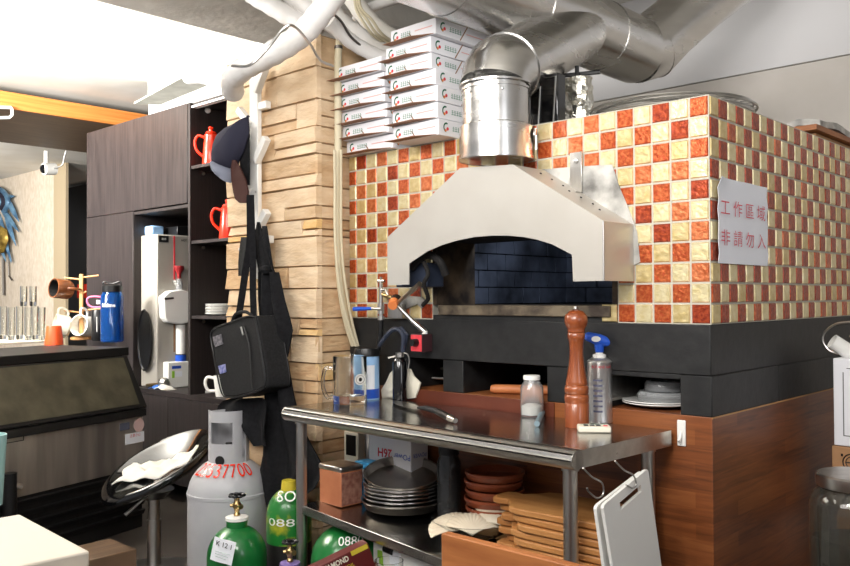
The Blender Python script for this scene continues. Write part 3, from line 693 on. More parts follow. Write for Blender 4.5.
# ---- blowtorch on a gas can
p = top_at(600, 422); k = mpp(p)
bt = thing('blowtorch', 'silver butane can with a blue blowtorch head standing on the steel table', 'blowtorch', (p.x, p.y, TZ+E_))
R = 12.2*k; Hh = 60*k
MB().lathe([(0, 0), (R, 0), (R*1.03, .003), (R, .008), (R, Hh-.004), (R*1.04, Hh), (R*.98, Hh+.004), (R*.6, Hh+.014), (0, Hh+.014)], n=36).build('can', mat('butane_tin', (.72, .71, .69, 1), .34, .9, (.55, .54, .54, 1), 60, stretch=(1, 1, .1)), bt)
text('BUTANE GAS', G['red_print'], (p.x, p.y, TZ+Hh*.93), rr, (0, 0, 1), w=R*1.7, wrap=(p.x, p.y, R), parent=bt)
b = MB()
for i in range(7):
    z = Hh*(.18+.085*i)
    b.lathe([(R+.0006, z), (R+.0006, z+.006)], n=8, a0=-PI/3-.5+.0, a1=-PI/3+.25)
b.build('small_print', mat('small_print', S(96, 98, 120), .5), bt)
MB().lathe([(0, Hh+.012), (R*.55, Hh+.012), (R*.55, Hh+.022), (R*.3, Hh+.026), (R*.3, Hh+.036), (0, Hh+.036)], n=24).build('collar', G['white_plastic'], bt)
zc = Hh+.036
b = MB(); vs = [Vector((0, 0, zc-.004)), Vector((0, 0, zc+.02)), Vector((0, 0, zc+.03))]
b.tube([Vector((0, 0, zc-.006)), Vector((0, 0, zc+.02))], [.013, .016], 16)
b.tube([-rr*.045+Vector((0, 0, zc+.046)), -rr*.038+Vector((0, 0, zc+.044)), Vector((0, 0, zc+.032)), rr*.03+Vector((0, 0, zc+.024)), rr*.05+Vector((0, 0, zc+.018))], [.008, .014, .019, .014, .011], 18)
b.build('torch_head', G['blue'], bt, ang=60)
MB().tube([rr*.045+Vector((0, 0, zc+.020)), rr*.07+Vector((0, 0, zc+.010))], [.012, .0125], 18).build('nozzle', mat('nozzle_grey', S(110, 112, 118), .4, .5), bt)
MB().lathe([(0, 0), (.009, 0), (.009, .001), (0, .001)], -rr*.014+fd*.0185+Vector((0, 0, zc+.036)), axis_to(fd), 20, sx=1.6).build('badge', G['white_plastic'], bt)
# ---- kitchen timer
pa = top_at(594, 431.5); k = mpp(pa)
tm_ = thing('kitchen_timer', 'small flat white kitchen timer with black and red buttons beside the pepper mill', 'timer', (pa.x, pa.y, TZ+E_), math.radians(38))
MB().box(-16*k, 16*k, -.03, .034, 0, .017).build('case', G['cream'], tm_, bevel=.004)
for i, x in enumerate((-8, -2, 4)): MB().box((x-2.2)*k, (x+2.2)*k, -.012, .010, .016, .0185).build('button', G['black_plastic'], tm_)
MB().box(9*k, 13*k, -.014, -.002, .016, .0185).build('button', G['red_print'], tm_, label='red button')
MB().box(-13*k, 12*k, .018, .024, .016, .0174).build('print', G['grey_print'], tm_)
# ================================================================== slots of the oven base
b = MB(); p0, p1 = at(488, 392, 'Y', -.004+.03), at(530, 388, 'Y', .2)
rp = thing('rolling_pin', 'wooden rolling pin lying in the middle slot of the black oven base', 'rolling pin', (p0.x, p0.y+.1, HB))
q0 = Vector((at(491, 393, 'Y', .06).x, .06, HB+.018)); q1 = q0+Vector((.32, .17, 0))
MB().tube([q0, q0.lerp(q1, .04), q0.lerp(q1, .5), q0.lerp(q1, 1)], [.012, .016, .017, .016], 16).build('roller', G['rollwood'], rp, world=True)
for i, (y, x) in enumerate(((.10, 0), (.16, .03))):
    q = Vector((at(418, 385, 'Y', .1).x+x-.05, y, HB+.03+.035*i))
    solo(MB().tube([q, q+Vector((.2, .05, .0))], .005, 8).tube([q+Vector((0, .02, .0)), q+Vector((.2, .05, -.0))], .005, 8), 'tongs', G['steel'], ['lower pair of steel tongs in the left slot of the oven base', 'upper pair of steel tongs in the left slot of the oven base'][i], 'tongs', 'tongs in the left slot')
solo(MB().box(SX[0]-.02, SX[3]+.03, -.006, -.0005, HB-.05, HB-.001), 'base_shade_strip', G['redbrown'], 'dark red-brown shade batten along the oven base below the slots', 'overlay')  # overlay darkening the base wood: shade below the slots put into colour
# plates and plastic lids in the right slot
c = at(640, 409, 'Y', .09)
pl_ = at(628, 408, 'Y', .12)
for i in range(2):
    R = .115
    solo(MB().lathe([(0, .003), (R*.6, .003), (R, .014), (R, .017), (R*.6, .006), (0, .006)], (SX[4]+.11, .13, HB+.001+i*.006)), 'dinner_plate', G['white_gloss'], ['lower white plate in the right slot of the black oven base', 'upper white plate in the right slot of the black oven base'][i], 'plate', 'plates in the right slot')
for i in range(2):
    R = .085-.018*i
    solo(MB().lathe([(R*.92, 0), (R, .0), (R, .02), (R*.9, .03), (0, .03), (0, .028), (R*.88, .028), (R*.96, .018)], (SX[5]-.11, .12+.01*i, HB+.022+.032*i), n=24), 'food_container', G['clear'], ['large shallow clear plastic food container upside down on the plates in the right slot', 'small clear plastic food container upside down on top of the larger one'][i], 'container', 'plastic containers in the right slot')
pz = at(629, 383, 'Y', .03)
solo(MB().box(SX[4]+.0, SX[4]+.006, .02, .2, HB+.02, HB+.1), 'steel_sheet', G['steel'], 'upright grey metal sheet at the left end of the right slot', 'sheet')
# ================================================================== magnetic stand, gas tap, pipes on the front
mb_ = at(420, 344, 'Y', -.05)
ms = thing('magnetic_stand', 'red magnetic base with jointed steel arms and an orange knob on the oven front', 'magnetic stand', (mb_.x, -.004, mb_.z-.03))
x0, x1 = at(411, 343, 'Y', -.06).x, at(422, 343, 'Y', -.06).x; za, zb2 = at(415, 352, 'Y', -.06).z, at(415, 334, 'Y', -.06).z
bx1 = at(435, 343, 'Y', -.004).x
blk = MB().add([(x0, -.06, za), (x1, -.06, za), (x1+.0, -.004, za), (x0, -.004, za), (x0, -.06, zb2), (x1, -.06, zb2), (x1, -.004, zb2), (x0, -.004, zb2)], [(0, 3, 2, 1), (4, 5, 6, 7), (0, 1, 5, 4), (1, 2, 6, 5), (2, 3, 7, 6), (3, 0, 4, 7)]).build('magnet_block', mat('dark_plum', S(62, 36, 40), .5), ms, world=True, bevel=.002)
MB().box(x0+.001, x1-.001, -.0615, -.06, za+.003, zb2-.003).build('face_plate', G['red_print'], blk, world=True, label='bright red face with a black knob')
kp = Vector(((x0+x1)/2, -.062, (za+zb2)/2+.002))
MB().tube([kp, kp+Vector((0, -.024, 0))], [.015, .013], 18).build('switch_knob', G['black_plastic'], blk, world=True)
e0_ = Vector(((x0+x1)/2+.014, -.03, zb2)); kn_ = at(396, 304, 'Y', -.08); e2_ = at(424, 283, 'Y', -.20)
MB().tube([e0_, e0_+Vector((0, 0, .012))], .011, 12).build('swivel', G['white_plastic'], ms, world=True)
MB().tube([e0_+Vector((0, 0, .008)), e0_.lerp(kn_, .4), kn_], [.011, .010, .007], 12).build('lower_arm', G['steel'], ms, world=True)
MB().tube([kn_, at(420, 284, 'Y', -.13)], [.007, .0105], 12).build('upper_arm', mat('old_steel', (.55, .5, .4, 1), .35, 1), ms, world=True)
kf = kn_+fd*.0
kb = MB().tube([kf-fd*.0-rr*.006+Vector((0, 0, .01)), kf+fd*.03-rr*.012-Vector((0, 0, .006))], [.017, .018], 20).build('joint_knob', G['orange_print'], ms, world=True, label='orange clamping knob')
MB().tube([kf-fd*.02+Vector((0, 0, .02)), kf+Vector((0, 0, .008))], [.02, .018], 16).build('joint', G['black_plastic'], ms, world=True)
# gas tap
gx = at(381, 300, 'Y', -.05)
gt = thing('gas_tap', 'upright metal gas pipe with a blue lever valve fixed beside the hood', 'valve', (gx.x, -.03, at(381, 330, 'Y', -.05).z))
def gp(px, py, y=-.05): return at(px, py, 'Y', y)
MB().tube([gp(381, 281), gp(381, 318)], .008, 12).tube([gp(378, 281), gp(384.5, 281)], .006, 8).tube([gp(381, 277), gp(381, 282)], .005, 8).tube([gp(381, 290), gp(386, 290), gp(388, 295)], .006, 8).build('pipe', G['steel'], gt, world=True)
b = MB(); b.tube([gp(381, 303), gp(381, 314)], .0125, 12); b.tube([gp(381, 316), gp(381, 320)], .0135, 12); b.build('valve_body', G['wire'], gt, world=True)
b = MB(); b.tube([gp(381, 309, -.062), gp(372, 308.5, -.066)], [.006, .006], 8); lv = b.build('lever', G['wire'], gt, world=True)
MB().tube([gp(372, 308.5, -.066), gp(354, 309, -.07)], [.0065, .0095], 10).build('grip', G['blue'], lv, world=True, label='blue plastic grip')
MB().tube([gp(381, 319), gp(380.5, 334), gp(378, 350)], .0105, 12).build('hose', G['black_plastic'], gt, world=True)
MB().tube([gp(381, 294), gp(390, 297, -.03), gp(393, 297, -.002)], .008, 10).build('elbow', G['brass'], gt, world=True)
# dark burner piece between the hood leg and the mouth
bp = gp(415, 290, -.03)
bn = thing('gas_burner', 'dark blue-grey burner housing with hoses behind the left leg of the hood', 'burner', (bp.x, -.04, at(418, 296, 'Y', -.03).z))
q0, q1 = gp(411, 287.5, -.03), gp(442, 263, -.03)
MB().box(q0.x, q1.x, -.11, -.02, q0.z, q1.z).build('housing', mat('burner_blue', S(58, 66, 84), .4, .3), bn, world=True, bevel=.004)
b = MB(); b.tube(curve_pts([gp(412, 268, -.12), gp(420, 259, -.12), gp(430, 255, -.12), gp(440, 262, -.12), gp(446, 275, -.1)]), .014, 10)
b.tube(curve_pts([gp(424, 262, -.13), gp(428, 274, -.14), gp(424, 284, -.14), gp(428, 298, -.1), gp(423, 305, -.06)]), .008, 8)
b.build('hoses', G['soot'], bn, world=True)
b = MB(); q = [gp(x, y, -.015) for x, y in ((401, 311), (399, 300), (408, 296), (421, 297), (425, 301), (421, 308), (417, 304))]
b.prism(q, (0, .01, 0)); b.build('scorched_plate', G['splash'], bn, world=True)
b = MB(); q0, q1 = gp(390, 318, -.02), gp(404, 304, -.02); b.box(q0.x, q1.x, -.03, -.01, q0.z, q1.z); b.build('bracket', G['steel'], bn, world=True)
# ================================================================== pizza boxes
def make_box(W, D, H):
    t = thing('pizza_box', 'x', 'pizza box')
    MB().box(-W, 0, 0, D, 0, H-.003).build('box_body', G['carton_white'], t, bevel=.0015)
    b = MB(); b.prism([(-W*1.02, -.04, -.001), (-.42*W, -.036, .002), (-.04*W, -.001, .001), (-W*1.0, -.001, .001)], (0, 0, .0018))
    b.build('flap', G['carton_brown'], t)
    b = MB(); B2 = {0: b, 1: MB()}
    def mark(face, u0, u1, z0, z1, m, sh=0):
        e = .0012; z0 *= H; z1 *= H
        if face == 0: q = [(-W+u0*W, -e, z0), (-W+u1*W, -e, z0), (-W+(u1+sh)*W, -e, z1), (-W+(u0+sh)*W, -e, z1)]
        else: q = [(e, u0*D, z0), (e, u1*D, z0), (e, (u1+sh)*D, z1), (e, (u0+sh)*D, z1)]
        B2[face].add(q, [(0, 1, 2, 3)], m)
    for f in (0, 1):
        b = B2[f]
        L_ = W if f == 0 else D
        cx, cz, r = .13*L_, .5*H, .3*H
        for i in range(8):   # green open ring
            a0, a1 = PI*.35+i*PI*.14, PI*.35+(i+1)*PI*.14
            q = [(cx+rr_*math.cos(a)*.9, cz+rr_*math.sin(a)) for rr_, a in ((r, a0), (r, a1), (r*.66, a1), (r*.66, a0))]
            b.add([((-W+u, -.0012, z) if f == 0 else (.0012, u, z)) for u, z in q], [(0, 1, 2, 3)], 0)
        for (dx, dz, rad, m) in ((.35, -.25, .22, 1), (-.2, -.6, .18, 2)):
            q = [(cx+dx*r+rad*r*1.6*math.cos(2*PI*i/10), cz+dz*r+rad*r*1.6*math.sin(2*PI*i/10)) for i in range(10)]
            b.add([((-W+u, -.0013, z) if f == 0 else (.0013, u, z)) for u, z in q], [tuple(range(10))], m)
        for i in range(5): # the shop's name: five dense characters
            u = .24+.045*i
            mark(f, u, u+.036, .34, .40, 3); mark(f, u, u+.036, .48, .52, 3); mark(f, u+.014, u+.022, .34, .62, 3); mark(f, u+.004, u+.03, .58, .62, 3)
        mark(f, .55, .93, .48, .54, 4)
    mark(0, .50, .525, 0.02, .5, 5, -.09); mark(1, .42, .44, .02, .98, 5, .14)
    for f in (0, 1): B2[f].build(('front_print', 'side_print')[f], [G['green_print'], G['red_print'], G['orange_print'], G['grey_print'], G['pink_print'], G['carton_brown']], t)
    return t
YB = -.06
lft = [346.8, 342.4, 341, 338.7, 338, 335]; 
Wl = at(394, 150, 'Y', YB).x-at(347, 150, 'Y', YB).x
XL = -1.527
proto = make_box(Wl, .24, .0575)
order = ['lowest', 'second from the bottom', 'third from the bottom', 'fourth from the bottom', 'second from the top', 'topmost']
for i, px in enumerate(lft):
    o = proto if i == 0 else copy_tree(proto)
    y = at(px, 150-14*i, 'X', XL).y
    o.location = (XL+Wl, y, H1+.001+i*.0578); tag(o, order[i]+' white pizza box in the shorter left stack on the oven', 'pizza box', 'pizza boxes in the left stack')
crn = [438.8, 437.6, 437.6, 435.8, 431.4, 430.9, 435.8]; le = [394.8, 391, 393, 392, 388, 388, 390]
order = ['lowest', 'second from the bottom', 'third from the bottom', 'middle', 'third from the top', 'second from the top', 'topmost']
Wr = at(438, 120, 'Y', -.10).x-at(392, 120, 'Y', -.10).x
proto = make_box(Wr, .30, .0604)
for i, px in enumerate(crn):
    o = proto if i == 0 else copy_tree(proto)
    p = at(px, 130-16*i, 'Y', -.10)
    o.location = (p.x, -.10, H1+.001+i*.0607); o.rotation_euler.z = rnd.uniform(-.02, .02)
    tag(o, order[i]+' white pizza box in the taller right stack beside the duct', 'pizza box', 'pizza boxes in the right stack')
# ================================================================== on the undershelf
p = shelf_at(340.6, 508); k = mpp(p)
tin = thing('tin_box', 'square copper coloured tin with a silver lid on the undershelf', 'tin', (p.x-.05, p.y+.045, p.z+.003), TR)
w, d, h = .125, .10, 35*k
MB().box(-w/2, w/2, -d/2, d/2, 0, h).build('body', G['copper'], tin, bevel=.004)
MB().box(w/2+.0, w/2+.001, -d/2+.004, d/2-.004, .006, h-.006).build('label', G['tinlabel'], tin, label='brown paper label on the side')
MB().box(-w/2-.003, w/2+.003, -d/2-.003, d/2+.003, h-.002, h+.018).build('lid', G['steel'], tin, bevel=.006)
# pans
p = shelf_at(402, 522); k = mpp(p)*1.04; R = 42*k; p += Vector((-.69, .72, 0))*R*.93; p.z = SH0+SLOPE*tl(p).x
def make_pan(R, m, nm='pizza_pan'):
    t = thing(nm, 'x', 'pan')
    MB().lathe([(0, 0), (R*.86, 0), (R*.9, .003), (R*.97, .027), (R*1.0, .0285), (R*1.005, .031), (R*1.0, .033), (R*.955, .031), (R*.885, .006), (0, .003)], n=48).build('dish', m, t, ang=50)
    return t
labs = ['lowest dark metal pan of the stack on the undershelf', 'second lowest metal pan of the stack on the undershelf', 'third metal pan from the bottom of the undershelf stack', 'fourth metal pan from the bottom of the undershelf stack', 'third metal pan from the top of the undershelf stack', 'second metal pan from the top, slightly tilted, on the undershelf', 'topmost dark metal pan, tilted towards the viewer, on the undershelf']
for i in range(7):
    t = make_pan(R*(1, .95, .93, .93, .94, .96, .93)[i], G['pan_metal'] if i in (0, 5, 6) else G['pan_bright'])
    z = p.z+.012+[0, .013, .026, .039, .052, .068, .094][i]
    t.location = (p.x, p.y, z); tag(t, labs[i], 'pan', 'stacked metal pans')
    t.rotation_euler = Matrix.Rotation((0, 0, 0, 0, 0, .05, .23)[i], 3, rr).to_euler()
# white carton with upside-down print
x0 = at(369, 460, 'Y', -.12).x; x1 = at(411, 460, 'Y', -.12).x
zc0_ = shelf_at(395, 490).z+.012
ct = thing('carton', 'white printed carton standing upside down behind the metal pans', 'carton', ((x0+x1)/2, -.08, zc0_))
MB().box(x0, x1, -.12, -.03, zc0_, .80).build('box_body', G['carton_white'], ct, world=True, bevel=.002)
q = at(392, 462, 'Y', -.12)
text('POwer', G['blue'], at(402, 457, 'Y', -.12), (-1, 0, 0), (0, 0, -1), w=.085, parent=ct, lift=.001)
text('26H', G['red_print'], at(385, 453, 'Y', -.12), (-1, 0, 0), (0, 0, -1), w=.075, parent=ct, lift=.001, bold=.02)
text('POWER', G['blue'], (x1, -.075, at(420, 455, 'X', x1).z), (0, -1, 0), (0, 0, -1), w=.07, parent=ct, lift=.001)
x0 = at(355, 480, 'Y', -.2).x; x1 = at(370, 480, 'Y', -.2).x; z0 = shelf_at(362, 498).z+.008
cb_ = thing('small_carton', 'small sky blue and white carton beside the copper tin', 'carton', ((x0+x1)/2, -.17, z0))
MB().box(x0, x1, -.2, -.14, z0, at(362, 462, 'Y', -.2).z).build('box_body', G['skyblue'], cb_, world=True, bevel=.002)
MB().box(x0+.001, x1-.001, -.2012, -.2, at(362, 480, 'Y', -.2).z, at(362, 469, 'Y', -.2).z).build('print', G['paper'], cb_, world=True)
# cream display unit
xa_, xb_ = at(344, 450, 'Y', -.08).x, at(358, 450, 'Y', -.08).x
za, zb_ = at(351, 463, 'Y', -.08).z, at(351, 432, 'Y', -.08).z
du = thing('display_unit', 'cream plastic control unit with a black display under the table top beside the pillar', 'control unit', ((xa_+xb_)/2, -.0, za))
MB().box(xa_, xb_, -.08, -.0, za, zb_).build('case', G['cream'], du, world=True, bevel=.004)
MB().box(xa_+.014, xb_-.012, -.082, -.078, za+.03, zb_-.012).build('display', G['black_plastic'], du, world=True)
# terracotta dishes
p = at(494, 497, 'Y', -.135); k = mpp(p); R = 30*k
pitch = .0285; n = 5; zt_ = at(494, 470, 'Y', -.135).z; zz = zt_-pitch*n
wbx = thing('wooden_block', 'light wooden block carrying the stack of terracotta dishes on the undershelf', 'block', (p.x, p.y, SH0+SLOPE*tl(p).x))
MB().lathe([(0, .004), (R*.75, .004), (R*.8, zz-wbx.location.z-.003), (0, zz-wbx.location.z-.002)], n=32).build('block', G['lightwood'], wbx)
for i in range(n):
    t = thing('terracotta_dish', 'x', 'dish', (p.x+(.006, -.004, .003, -.002, .004)[i], p.y, zz+pitch*i))
    r = R*(1, .97, .99, .98, 1)[i]
    MB().lathe([(0, 0), (r*.86, 0), (r*.93, .005), (r*.97, pitch*.6), (r*1.0, pitch*.68), (r*1.0, pitch*.95), (r*.97, pitch*1.0), (r*.92, pitch*.9), (r*.84, .008), (0, .008)], n=40).build('dish', G['terracotta'], t, ang=50)
    tag(t, ['lowest', 'second from the bottom', 'middle', 'second from the top', 'topmost'][i]+' terracotta dish of the stack on the undershelf', 'dish', 'stacked terracotta dishes')
p = at(449, 487, 'Y', -.12); p.z = SH0+SLOPE*tl(p).x; k = mpp(p)
dj = thing('storage_jar', 'dark glass storage jar behind the pans and the terracotta dishes', 'jar', (p.x, p.y, p.z+.003))
R = 12*k
MB().lathe([(0, 0), (R, 0), (R, .19), (R*.8, .21), (R*.8, .22), (R*.74, .22), (R*.74, .2), (R*.94, .18), (R*.94, .005), (0, .005)], n=28).build('glass_body', G['smoked'], dj)
MB().lathe([(0, .006), (R*.9, .006), (R*.9, .12), (0, .12)], n=24).build('filling', G['darkfill'], dj)
MB().lathe([(0, .218), (R*.86, .218), (R*.86, .245), (0, .247)], n=24).build('lid', G['black_plastic'], dj)
# wooden serving boards
def board_outline(L, W, hl):
    q = [(L, -W/2), (L, W/2)]
    q += [(.03, W/2), (.0, W/2-.012), (-.02, W/2-.045), (-hl*.45, W*.17), (-hl*.75, W*.2), (-hl*.95, W*.17), (-hl, W*.06), (-hl, -W*.06), (-hl*.95, -W*.17), (-hl*.75, -W*.2), (-hl*.45, -W*.17), (-.02, -W/2+.045), (0, -W/2+.012), (.03, -W/2)]
    return q
pB = at(520, 484, 'Y', -.26)
ptop = at(500, 496, 'Y', -.33); Zt = ptop.z; nb = 9
zb0 = SH0+SLOPE*tl(Vector((-.45, -.3, 0))).x+.006
th = (Zt-zb0)/nb
proto = thing('serving_board', 'x', 'serving board')
MB().prism([(x, y, 0) for x, y in board_outline(.30, .24, .11)], (0, 0, th-.0025)).build('board', G['boardwood'], proto, bevel=.004)
words = ['lowest', 'second from the bottom', 'third from the bottom', 'fourth from the bottom', 'middle', 'fourth from the top', 'third from the top', 'second from the top', 'topmost']
for i in range(nb):
    o = proto if i == 0 else copy_tree(proto)
    pp = at((504, 507, 503, 508, 503, 500, 507, 502, 498)[i], 520, 'Y', -.29)
    o.location = (pp.x+.12, -.29+(.01, 0, -.01, .01, 0, .005, -.005, .01, 0)[i], zb0+i*th); o.rotation_euler.z = (.05, -.03, .02, -.04, .03, 0, .04, -.02, .05)[i]
    tag(o, words[i]+' wooden serving board with a rounded handle on the undershelf', 'serving board', 'stacked wooden serving boards')
# bowl of shells
pz = shelf_at(475, 540); p = at(474, 528, 'Z', pz.z+.03); k = mpp(p); R = 44*k
bw = thing('shell_bowl', 'wide glass bowl holding scallop shells at the front of the undershelf', 'bowl', (p.x, p.y+.0, pz.z+.004))
MB().lathe([(0, 0), (R*.5, 0), (R*.8, .025), (R, .06), (R*.975, .06), (R*.77, .028), (R*.48, .004), (0, .004)], n=44).build('bowl', G['glass'], bw)
def scallop(w):
    b = MB(); rows = []
    for i in range(11):
        f = i/10; row = []
        for j in range(57):
            a = (j/56-.5)*2.3; r = w*f*(1-.08*a*a)
            x, y = r*math.sin(a), r*math.cos(a)
            z = w*.34*max(0, 1-(x/(w*.95))**2-((y-w*.45)/(w*.62))**2)**.6+.0013*f*math.cos(j*PI/2)
            row.append((x, y-w*.5, z))
        rows.append(row)
    b.grid(rows, thick=(0, 0, -.003)); return b
for i, (r_, f_, dz, rz, tl_, w, lab) in enumerate(((-.085, .04, .04, .8, .4, .10, 'cream scallop shell at the left side of the glass bowl'), (-.012, .06, .035, .1, .5, .105, 'large ribbed scallop shell in the middle of the glass bowl'), (.065, .035, .04, -.7, .4, .10, 'ribbed scallop shell at the right side of the glass bowl'))):
    o = scallop(w).build('scallop_shell', G['shell'], ang=80); o.location = Vector((p.x, p.y, pz.z+dz+.012*i))+rr*r_+fd*f_
    o.rotation_euler = (Matrix.Rotation(tl_, 3, rr)@Matrix.Rotation(YAW*-1+rz-.1, 3, 'Z')).to_euler()
    tag(o, lab, 'shell', 'scallop shells in the bowl')
# ================================================================== hanging white boards
XB = -.085
def hb(px, py, x=XB): return at(px, py, 'X', x)
def hboard(x, quad, slot, name, lab, th_=.009):
    t = thing(name, lab, 'cutting board', hb(*quad[0], x), group='white cutting boards hanging from the table')
    P4 = [hb(*q, x) for q in quad]
    a, b_, c, d = P4   # top-left, top-right, bottom-right, bottom-left
    def uv(u, v): return (a.lerp(b_, u)).lerp(d.lerp(c, u), v)
    cr = [(.0, .03), (.02, .01), (.05, 0)]
    out = [uv(0, .03), uv(.03, .008), uv(.08, 0), uv(.92, 0), uv(.97, .008), uv(1, .03), uv(1, .98), uv(.96, 1), uv(.04, 1), uv(0, .98)]
    # board with a real slot: strips around it
    u0, u1, v0, v1 = slot
    m = MB(); 
    us = [0, .06, u0, u1, .94, 1]; 
    def cell(ua, ub, va, vb): m.prism([uv(ua, va), uv(ub, va), uv(ub, vb), uv(ua, vb)], (th_, 0, 0))
    m.prism([uv(0, .02), uv(.02, .005), uv(.06, 0), uv(u0, 0), uv(u0, v1), uv(0, v1)], (th_, 0, 0))
    m.prism([uv(u1, 0), uv(.94, 0), uv(.98, .005), uv(1, .02), uv(1, v1), uv(u1, v1)], (th_, 0, 0))
    cell(u0, u1, 0, v0); cell(0, 1, v1, 1)
    m.build('board', G['white_plastic'], t, world=True); return t, uv
t1, uv1 = hboard(-.078, [(600, 505), (645, 468), (662, 590), (622, 640)], (.32, .8, .07, .125), 'cutting_board', 'white plastic cutting board hanging foremost at the right end of the table')
t2, uv2 = hboard(-.098, [(593, 506), (640, 470), (655, 590), (612, 640)], (.3, .9, .055, .17), 'cutting_board', 'white plastic cutting board hanging behind the front one at the right end of the table')
for i, (q, lab) in enumerate((([(583, 468), (592, 477), (602, 483), (603, 494), (597, 498), (589, 492), (587, 488)], 'left wire hook holding the hanging white cutting boards'), ([(615, 461), (624, 470), (633, 475), (636, 483), (633, 488), (626, 485)], 'right wire hook holding the hanging white cutting boards'))):
    solo(MB().tube(curve_pts([at(x, y, 'X', -.064) for x, y in q], 6), .0022, 8), 's_hook', G['wire'], lab, 'hook', 'wire hooks at the right end of the table')
# ================================================================== under the table
def cylinder_gas(px, py_shoulder, py_neck, t, rpx, name, lab, mats, valve=True, z_bottom=0, tagpx=None):
    c = dp(px, py_shoulder, t); k = t/FPX; R = rpx*k; zs_ = c.z; zn = dp(px, py_neck, t).z
    o = thing(name, lab, 'gas cylinder', (c.x, c.y, z_bottom))
    prof = [(0, 0), (R*.9, 0), (R, .02), (R, zs_-z_bottom)]
    for i in range(1, 9):
        a = i/8*PI/2*.9; prof.append((R*math.cos(a)*.98+R*.02, zs_-z_bottom+(zn-zs_)*math.sin(a)/math.sin(PI/2*.9)))
    prof.append((0, zn-z_bottom+.002))
    MB().lathe(prof, n=40).build('body', mats[0], o, ang=50)
    return o, c, k, R, zn
def valve(o, x, y, z, k, s=1, hw='black_plastic'):
    """brass valve with a hand wheel, local to o"""
    b = MB(); b.lathe([(0, z), (.011*s, z), (.013*s, z+.01*s), (.009*s, z+.018*s), (.012*s, z+.03*s), (.017*s, z+.038*s), (.017*s, z+.05*s), (.011*s, z+.058*s), (.010*s, z+.075*s), (0, z+.075*s)], (x, y, 0), n=14)
    b.tube([Vector((x, y, z+.043*s)), Vector((x, y, z+.043*s))+(rr*.7+fd*.7)*.03*s], .011*s, 12); b.tube([Vector((x, y, z+.043*s)), Vector((x, y, z+.043*s))-rr*.026*s], .007*s, 8)
    b.build('valve', G['brass'], o)
    b = MB(); zz = z+.082*s; n = 14
    pts = [(x+.026*s*(1+.12*math.cos(7*a))*math.cos(a), y+.026*s*(1+.12*math.cos(7*a))*math.sin(a), zz) for a in [2*PI*i/42 for i in range(42)]]
    b.tube(pts, .006*s, 8, closed=True); b.lathe([(0, zz-.006), (.012*s, zz-.006), (.012*s, zz+.008), (0, zz+.009)], (x, y, 0), n=12)
    for a in (0, 1.57, 3.14, 4.71): b.tube([(x, y, zz), (x+.026*s*math.cos(a), y+.026*s*math.sin(a), zz)], .004*s, 6)
    b.build('hand_wheel', G[hw], o)
o, c, k, R, zn = cylinder_gas(237, 556, 525, 3.1, 29.5, 'gas_cylinder', 'green gas cylinder with a white collar and a paper tag', [G['green_paint']])
MB().lathe([(0, zn-.01), (10.5*k, zn-.01), (10.5*k, zn+.022), (0, zn+.022)], n=24).build('neck', G['green_paint'], o)
MB().lathe([(8*k, zn+.02), (11.5*k, zn+.02), (11.5*k, zn+.03), (7*k, zn+.034), (0, zn+.034)], n=24).build('neck_ring', G['white_plastic'], o)
valve(o, 0, 0, zn+.03, k, .95)
tp = dp(225, 549, 3.0)
nrm = (fd*.95-rr*.3); 
b = MB(); u_ = (rr*.95+fd*.25+Vector((0, 0, -.22))).normalized(); v_ = (Vector((0, 0, 1))-u_*u_.z).normalized()
rows = [[dp(223, 551, 2.955)+u_*(i-2)*.021+v_*(j-2)*.021+fd*.004*math.sin(i*1.4) for i in range(5)] for j in range(5)]
tg = b.grid(rows, thick=tuple(fd*.001)).build('paper_tag', G['paper'], o, world=True)
text('K 12 1', G['black_plastic'], dp(224, 545, 2.938), u_, v_, w=.06, parent=tg, bold=.01)
b = MB()
for i in range(3): b.tube([dp(215, 551+2.5*i, 2.94), dp(230-i*2, 555+2.5*i, 2.94)], .0007, 4)
b.build('scribble', G['grey_print'], tg, world=True)
o, c, k, R, zn = cylinder_gas(289, 516, 488, 3.25, 22.5, 'gas_cylinder', 'green gas cylinder with yellow neck and white chalked numbers behind the table leg', [G['green_yellow']])
zlow = dp(289, 540, 3.25).z
MB().lathe([(R*1.004, .03), (R*1.004, zlow-.0), (R*.99, zlow)], n=40).build('lower_body', G['machine_black'], o, label='dark lower part of the body')
MB().lathe([(0, zn-.01), (8*k, zn-.01), (7*k, zn+.03), (0, zn+.03)], n=20).build('neck', G['yellow'], o, label='yellow neck')
text('0880', G['white_plastic'], (c.x, c.y, dp(289, 517, 3.25).z), rr, (0, 0, 1), w=R*1.7, h=.028, wrap=(c.x, c.y, R), parent=o)
text('SO', G['white_plastic'], dp(287, 497, 3.25-.065), rr, (Vector((0, 0, 1))-fd*.55).normalized(), w=.07, parent=o, lift=.010)
# nearer cylinder of which only the valve shows
cc = dp(290, 575, 2.88)
o = thing('gas_cylinder', 'gas cylinder with a brass valve and purple ring low in front of the table leg', 'gas cylinder', (cc.x, cc.y, 0))
zz = dp(290, 566, 2.88).z
MB().lathe([(0, 0), (.065, 0), (.07, .02), (.07, zz-.09), (.05, zz-.03), (.02, zz-.012), (0, zz-.012)], n=32).build('body', G['green_paint'], o, ang=50)
MB().lathe([(.018, zz-.015), (.034, zz-.015), (.036, zz), (.034, zz+.012), (.018, zz+.014), (0, zz+.014)], n=24).build('neck_ring', mat('purple', S(120, 100, 160), .5), o)
valve(o, 0, 0, zz+.012, 1, .85)
